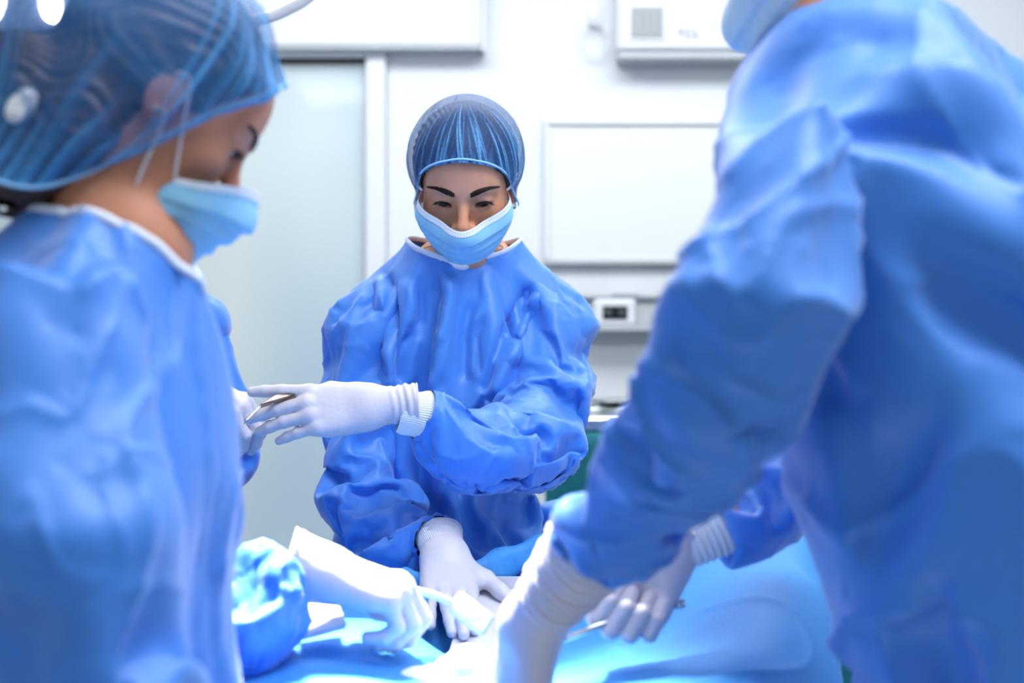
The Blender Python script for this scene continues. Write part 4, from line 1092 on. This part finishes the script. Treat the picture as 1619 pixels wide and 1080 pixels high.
make_sleeve(G2, aF, [.06, .056, .046, .040, .034], k=.03, seed=25, step=.02, scale=1.14, cr=.006, cf=5, kb=(.04, .06, .15), iters=(120, 80, 30))
print('gown2', time.time() - T0)
# near hand in its wide glove
Wn, Rn = hand_frame(P(838, 985, 1.47), (-.22, .20, -.95), (-.8, -.55, .1), False)
make_glove(W2, Wn, Rn, False, step=.0024, armr=(.031, .047), wrinkle=.0022, wend=tuple(Rn.T @ (P(940, 858, 1.40) - Wn)), fat=1.08,
           fingers=[(4, 40, 55, 30), (0, 48, 60, 35), (-3, 52, 62, 35), (-8, 55, 62, 35)], thumb=[(.7, .5, -.6), (.3, 1, -.5), (.1, 1, -.4)])
# far hand, a fist round a steel rod
Wf, Rf = hand_frame(P(1050, 874, 1.61), (-.42, -.02, -.66), (.05, .93, -.04), True)
make_glove(W2, Wf, Rf, True, step=.0021, arm=.035, armr=(.028, .029), fat=1.05, fingers=[(5, 74, 98, 55), (1, 78, 98, 50), (-2, 80, 96, 48), (-6, 80, 92, 48)],
           thumb=[(.6, .75, -.45), (.3, 1, -.35), (.15, 1, -.2)])
make_knit(W2, P(1075, 862, 1.615), P(1142, 826, 1.62), .029, .037, ribs=50, rings=7, depth=.0006)

# ============ the woman at the left edge
W3 = empty('person', (-.48, 1.28, 0), 'person at the left edge in gown, cap and mask, seen from the side', 'person')
O3, R3 = head_frame(P(262, 165, 1.37), -67, 35, 0)
nb3 = P(190, 395, 1.34)
lg = legs(-.48, 1.27, .86, .09, 1.5)
W3['_lo'] = (-.95, .9, 0.); W3['_hi'] = (-.1, 1.75, 1.72)
bN = [P(85, 530, 1.17), P(95, 780, 1.13), P(120, 1070, 1.13), P(300, 1220, 1.28), P(380, 1220, 1.42)]
bF = [P(190, 500, 1.46), P(190, 760, 1.50), P(235, 970, 1.54), P(360, 965, 1.58), P(452, 905, 1.61)]
body_mesh(W3, O3, R3, [rc(O3 + R3 @ np.array([0, -.04, -.055]), nb3, .052, .060), rc(nb3, P(110, 600, 1.30), .062, .08), chain(.03, [P(110, 600, 1.3), P(70, 900, 1.28), (-.46, 1.27, .86)], [.08, .085, .10]),
    rc(nb3 + (0, 0, -.05), bN[0], .035, .02), rc(nb3 + (0, 0, -.05), bF[0], .035, .02), chain(.03, bN, [.022, .026, .026, .026, .022]), chain(.03, bF, [.022, .026, .026, .024, .022])] + [chain(.03, l, [.08, .055, .04]) for l in lg], 'skin_tan', fine=.003)
clothe_legs(W3, lg, (1, .05, 0))
E3 = (.092, .078, .034, -.022, -.092, -.155, -.185)
make_eyes(W3, O3, R3, 25); make_brows(W3, head_sdf(), O3, R3)
make_hair(W3, O3, R3, 'hair_brown', bun=((0, -.115, -.085), (.06, .055, .065)), strand=.0016, back=.006, edge=E3, low=.0, more=(ell((0, -.05, -.07), (.077, .06, .075)), ell((0, -.075, -.13), (.06, .05, .05))))
MB().tube([O3 + R3 @ np.array([.068, -.100 + .004 * math.cos(a), -.095 + .011 * math.sin(a)]) for a in np.linspace(0, 2 * np.pi, 24)], .007, 8, cap=False).build('hair_tie', 'gauze', W3, True)
make_mask(W3, O3, R3, 'mask', crumple=.004, seed=6, n=(48, 32), az=60, top=(-.012, -.052), bot=(-.112, -.018), chin=((0, .05, -.105), (.05, .055, .065)))
make_cap(W3, O3, R3, c=(0, -.05, .0), r=(.106, .158, .142), edge=E3, extra=(rc((0, -.04, -.06), (0, -.085, -.19), .07, .062),), nphi=260, nt=70, m='cap_thin', seed=12, lump=.006, amp=.005, nf=46, over=8)
g3 = U(.07, chain(.08, [P(146, 465, 1.31), P(96, 600, 1.29), P(86, 800, 1.27), P(50, 1150, 1.27), (-.50, 1.27, .42)], [.078, .110, .118, .140, .21]), rc(P(60, 500, 1.20), P(215, 500, 1.44), .055, .05))
V, Q = bbox_nets(g3, (-1.0, .9, .36), (-.1, 1.75, 1.5), .028)
V, Q = clip(V, Q, lambda p: p[:, 2] - .42)
n3c = P(222, 352, 1.34)
def nh3(p):
    q = p - n3c; return np.sqrt(q[:, 0] ** 2 * 1.0 + q[:, 1] ** 2 + q[:, 2] ** 2) - .092
V, Q = clip(V, Q, nh3)
X, Q, X0 = cloth(V, Q, g3, lambda m, d: 1.02 + .14 * np.abs(d[..., 1]) + .10 * np.abs(d[..., 0]), lo=-.04, hi=.016, iters=(150, 100, 30), kb=(.05, .08, .2), pinf=lambda X: (nh3(X) < .006).astype(float), seed=31, amp=.02)
X = creases(X, Q, .015, 2.8, 79, (1, 1, .3))
G3 = link_mesh('gown', X, Q, 'gown', W3)
ring_binding(G3, X, Q, 'white_trim', .005, .6, lambda c: c[2] > 1.2)
make_sleeve(G3, bN, [.062, .068, .066, .058, .050], seed=33, step=.022, scale=1.15, cr=.012, cf=3, kb=(.05, .08, .2), iters=(140, 80, 30), lo=-.035, topclip=.04, amp=.015)
make_sleeve(G3, bF, [.052, .054, .056, .054, .044], seed=35, step=.019, scale=1.24, cr=.009, cf=8, iters=(140, 100, 40))
Wa, Ra = hand_frame(P(512, 902, 1.61), (1, .12, -.30), (.25, -.15, .95), True)
make_glove(W3, Wa, Ra, True, step=.0022, arm=.042, armr=(.031, .038), wrinkle=.002, fat=1.08, fingers=[(3, 42, 58, 30), (0, 46, 62, 35), (-2, 52, 66, 35), (-6, 56, 66, 40)], thumb=[(.5, .7, -.6), (.1, 1, -.35), (-.1, 1, -.1)])
Wb, Rb = hand_frame(P(420, 1245, 1.47), (1, .3, -.25), (.2, -.1, .95), False)
make_glove(W3, Wb, Rb, False, step=.003, arm=.05, armr=(.031, .036), fingers=[(3, 30, 40, 20)] * 4, thumb=[(.5, .7, -.6), (.1, 1, -.35), (-.1, 1, -.1)])
print('gown3', time.time() - T0)

# ============ the one standing behind her
W4 = empty('person', (-.70, 2.34, 0), 'mostly hidden gowned person standing behind the left person, passing the scalpel', 'person')
O4, R4 = head_frame(P(148, 300, 2.36), 215, 25)
lg = legs(-.70, 2.38, .86)
W4['_lo'] = (-1.0, 2.0, 0.); W4['_hi'] = (-.38, 2.62, 1.72)
c4 = [P(305, 492, 2.32), P(330, 610, 2.33), P(338, 712, 2.28), P(302, 668, 2.19), P(282, 630, 2.14)]
c4L = [P(-15, 500, 2.33), P(-35, 640, 2.3), P(-25, 770, 2.2), P(60, 820, 2.1)]
n4 = P(150, 425, 2.38)
body_mesh(W4, O4, R4, [rc(O4 + R4 @ np.array([0, -.045, -.06]), n4, .05, .06), rc(n4, P(150, 600, 2.38), .08, .11), ell(P(150, 860, 2.38), (.14, .09, .25)), rc(n4 + (0, 0, -.04), c4[0], .035, .02), rc(n4 + (0, 0, -.04), c4L[0], .035, .02), chain(.02, c4, [.02, .02, .018, .018, .018]), chain(.02, c4L, [.02, .02, .018, .018])] + [chain(.03, l, [.075, .05, .035]) for l in lg], 'skin', fine=.004)
clothe_legs(W4, lg, (0, -1, 0))
make_eyes(W4, O4, R4, 22); make_brows(W4, head_sdf(), O4, R4)
make_hair(W4, O4, R4, 'hair'); make_mask(W4, O4, R4, n=(40, 26), marks=False); make_cap(W4, O4, R4, nphi=160, nt=50, seed=17)
g4 = U(.07, rc(c4[0], c4L[0], .058), ell(P(150, 570, 2.34), (.16, .11, .2)), rc(P(150, 440, 2.38), P(150, 500, 2.36), .08, .1), rc(P(150, 800, 2.38), P(150, 1500, 2.38), .14, .23))
V, Q = bbox_nets(g4, (-1.1, 2.0, .34), (-.3, 2.75, 1.5), .032); V, Q = clip(V, Q, lambda p: p[:, 2] - .40)
q4 = P(150, 410, 2.36)
V, Q = clip(V, Q, lambda p: np.sqrt(((p - q4) ** 2).sum(1)) - .09)
X, Q, X0 = cloth(V, Q, g4, 1.06, lo=-.025, hi=.012, iters=(100, 60, 30), kb=(.03, .05, .1), seed=41)
G4 = link_mesh('gown', X, Q, 'gown', W4)
make_sleeve(G4, c4, [.050, .048, .046, .040, .034], seed=43, step=.02, scale=1.14, iters=(100, 70, 40))
make_sleeve(G4, c4L, [.060, .056, .052, .034], seed=45, step=.026, scale=1.12, iters=(80, 50))
Wc, Rc = hand_frame(P(294, 615, 2.12), (.72, -.12, -.30), (.45, -.60, .60), True)
make_glove(W4, Wc, Rc, True, step=.0021, arm=.04, S=.95, armr=(.026, .028), fingers=[(0, 42, 40, 20), (0, 44, 44, 20), (-1, 48, 46, 20), (-2, 50, 48, 20)], thumb=[(.4, .8, -.7), (0, 1, -.6), (-.1, 1, -.4)])
Wd, Rd = hand_frame(P(95, 835, 2.05), (.8, -.3, -.3), (.1, -.3, .95), False)
make_glove(W4, Wd, Rd, False, step=.0035, arm=.05, fingers=[(2, 30, 40, 25)] * 4, thumb=[(.4, .8, -.7), (0, 1, -.6), (-.1, 1, -.4)])
print('people', time.time() - T0)
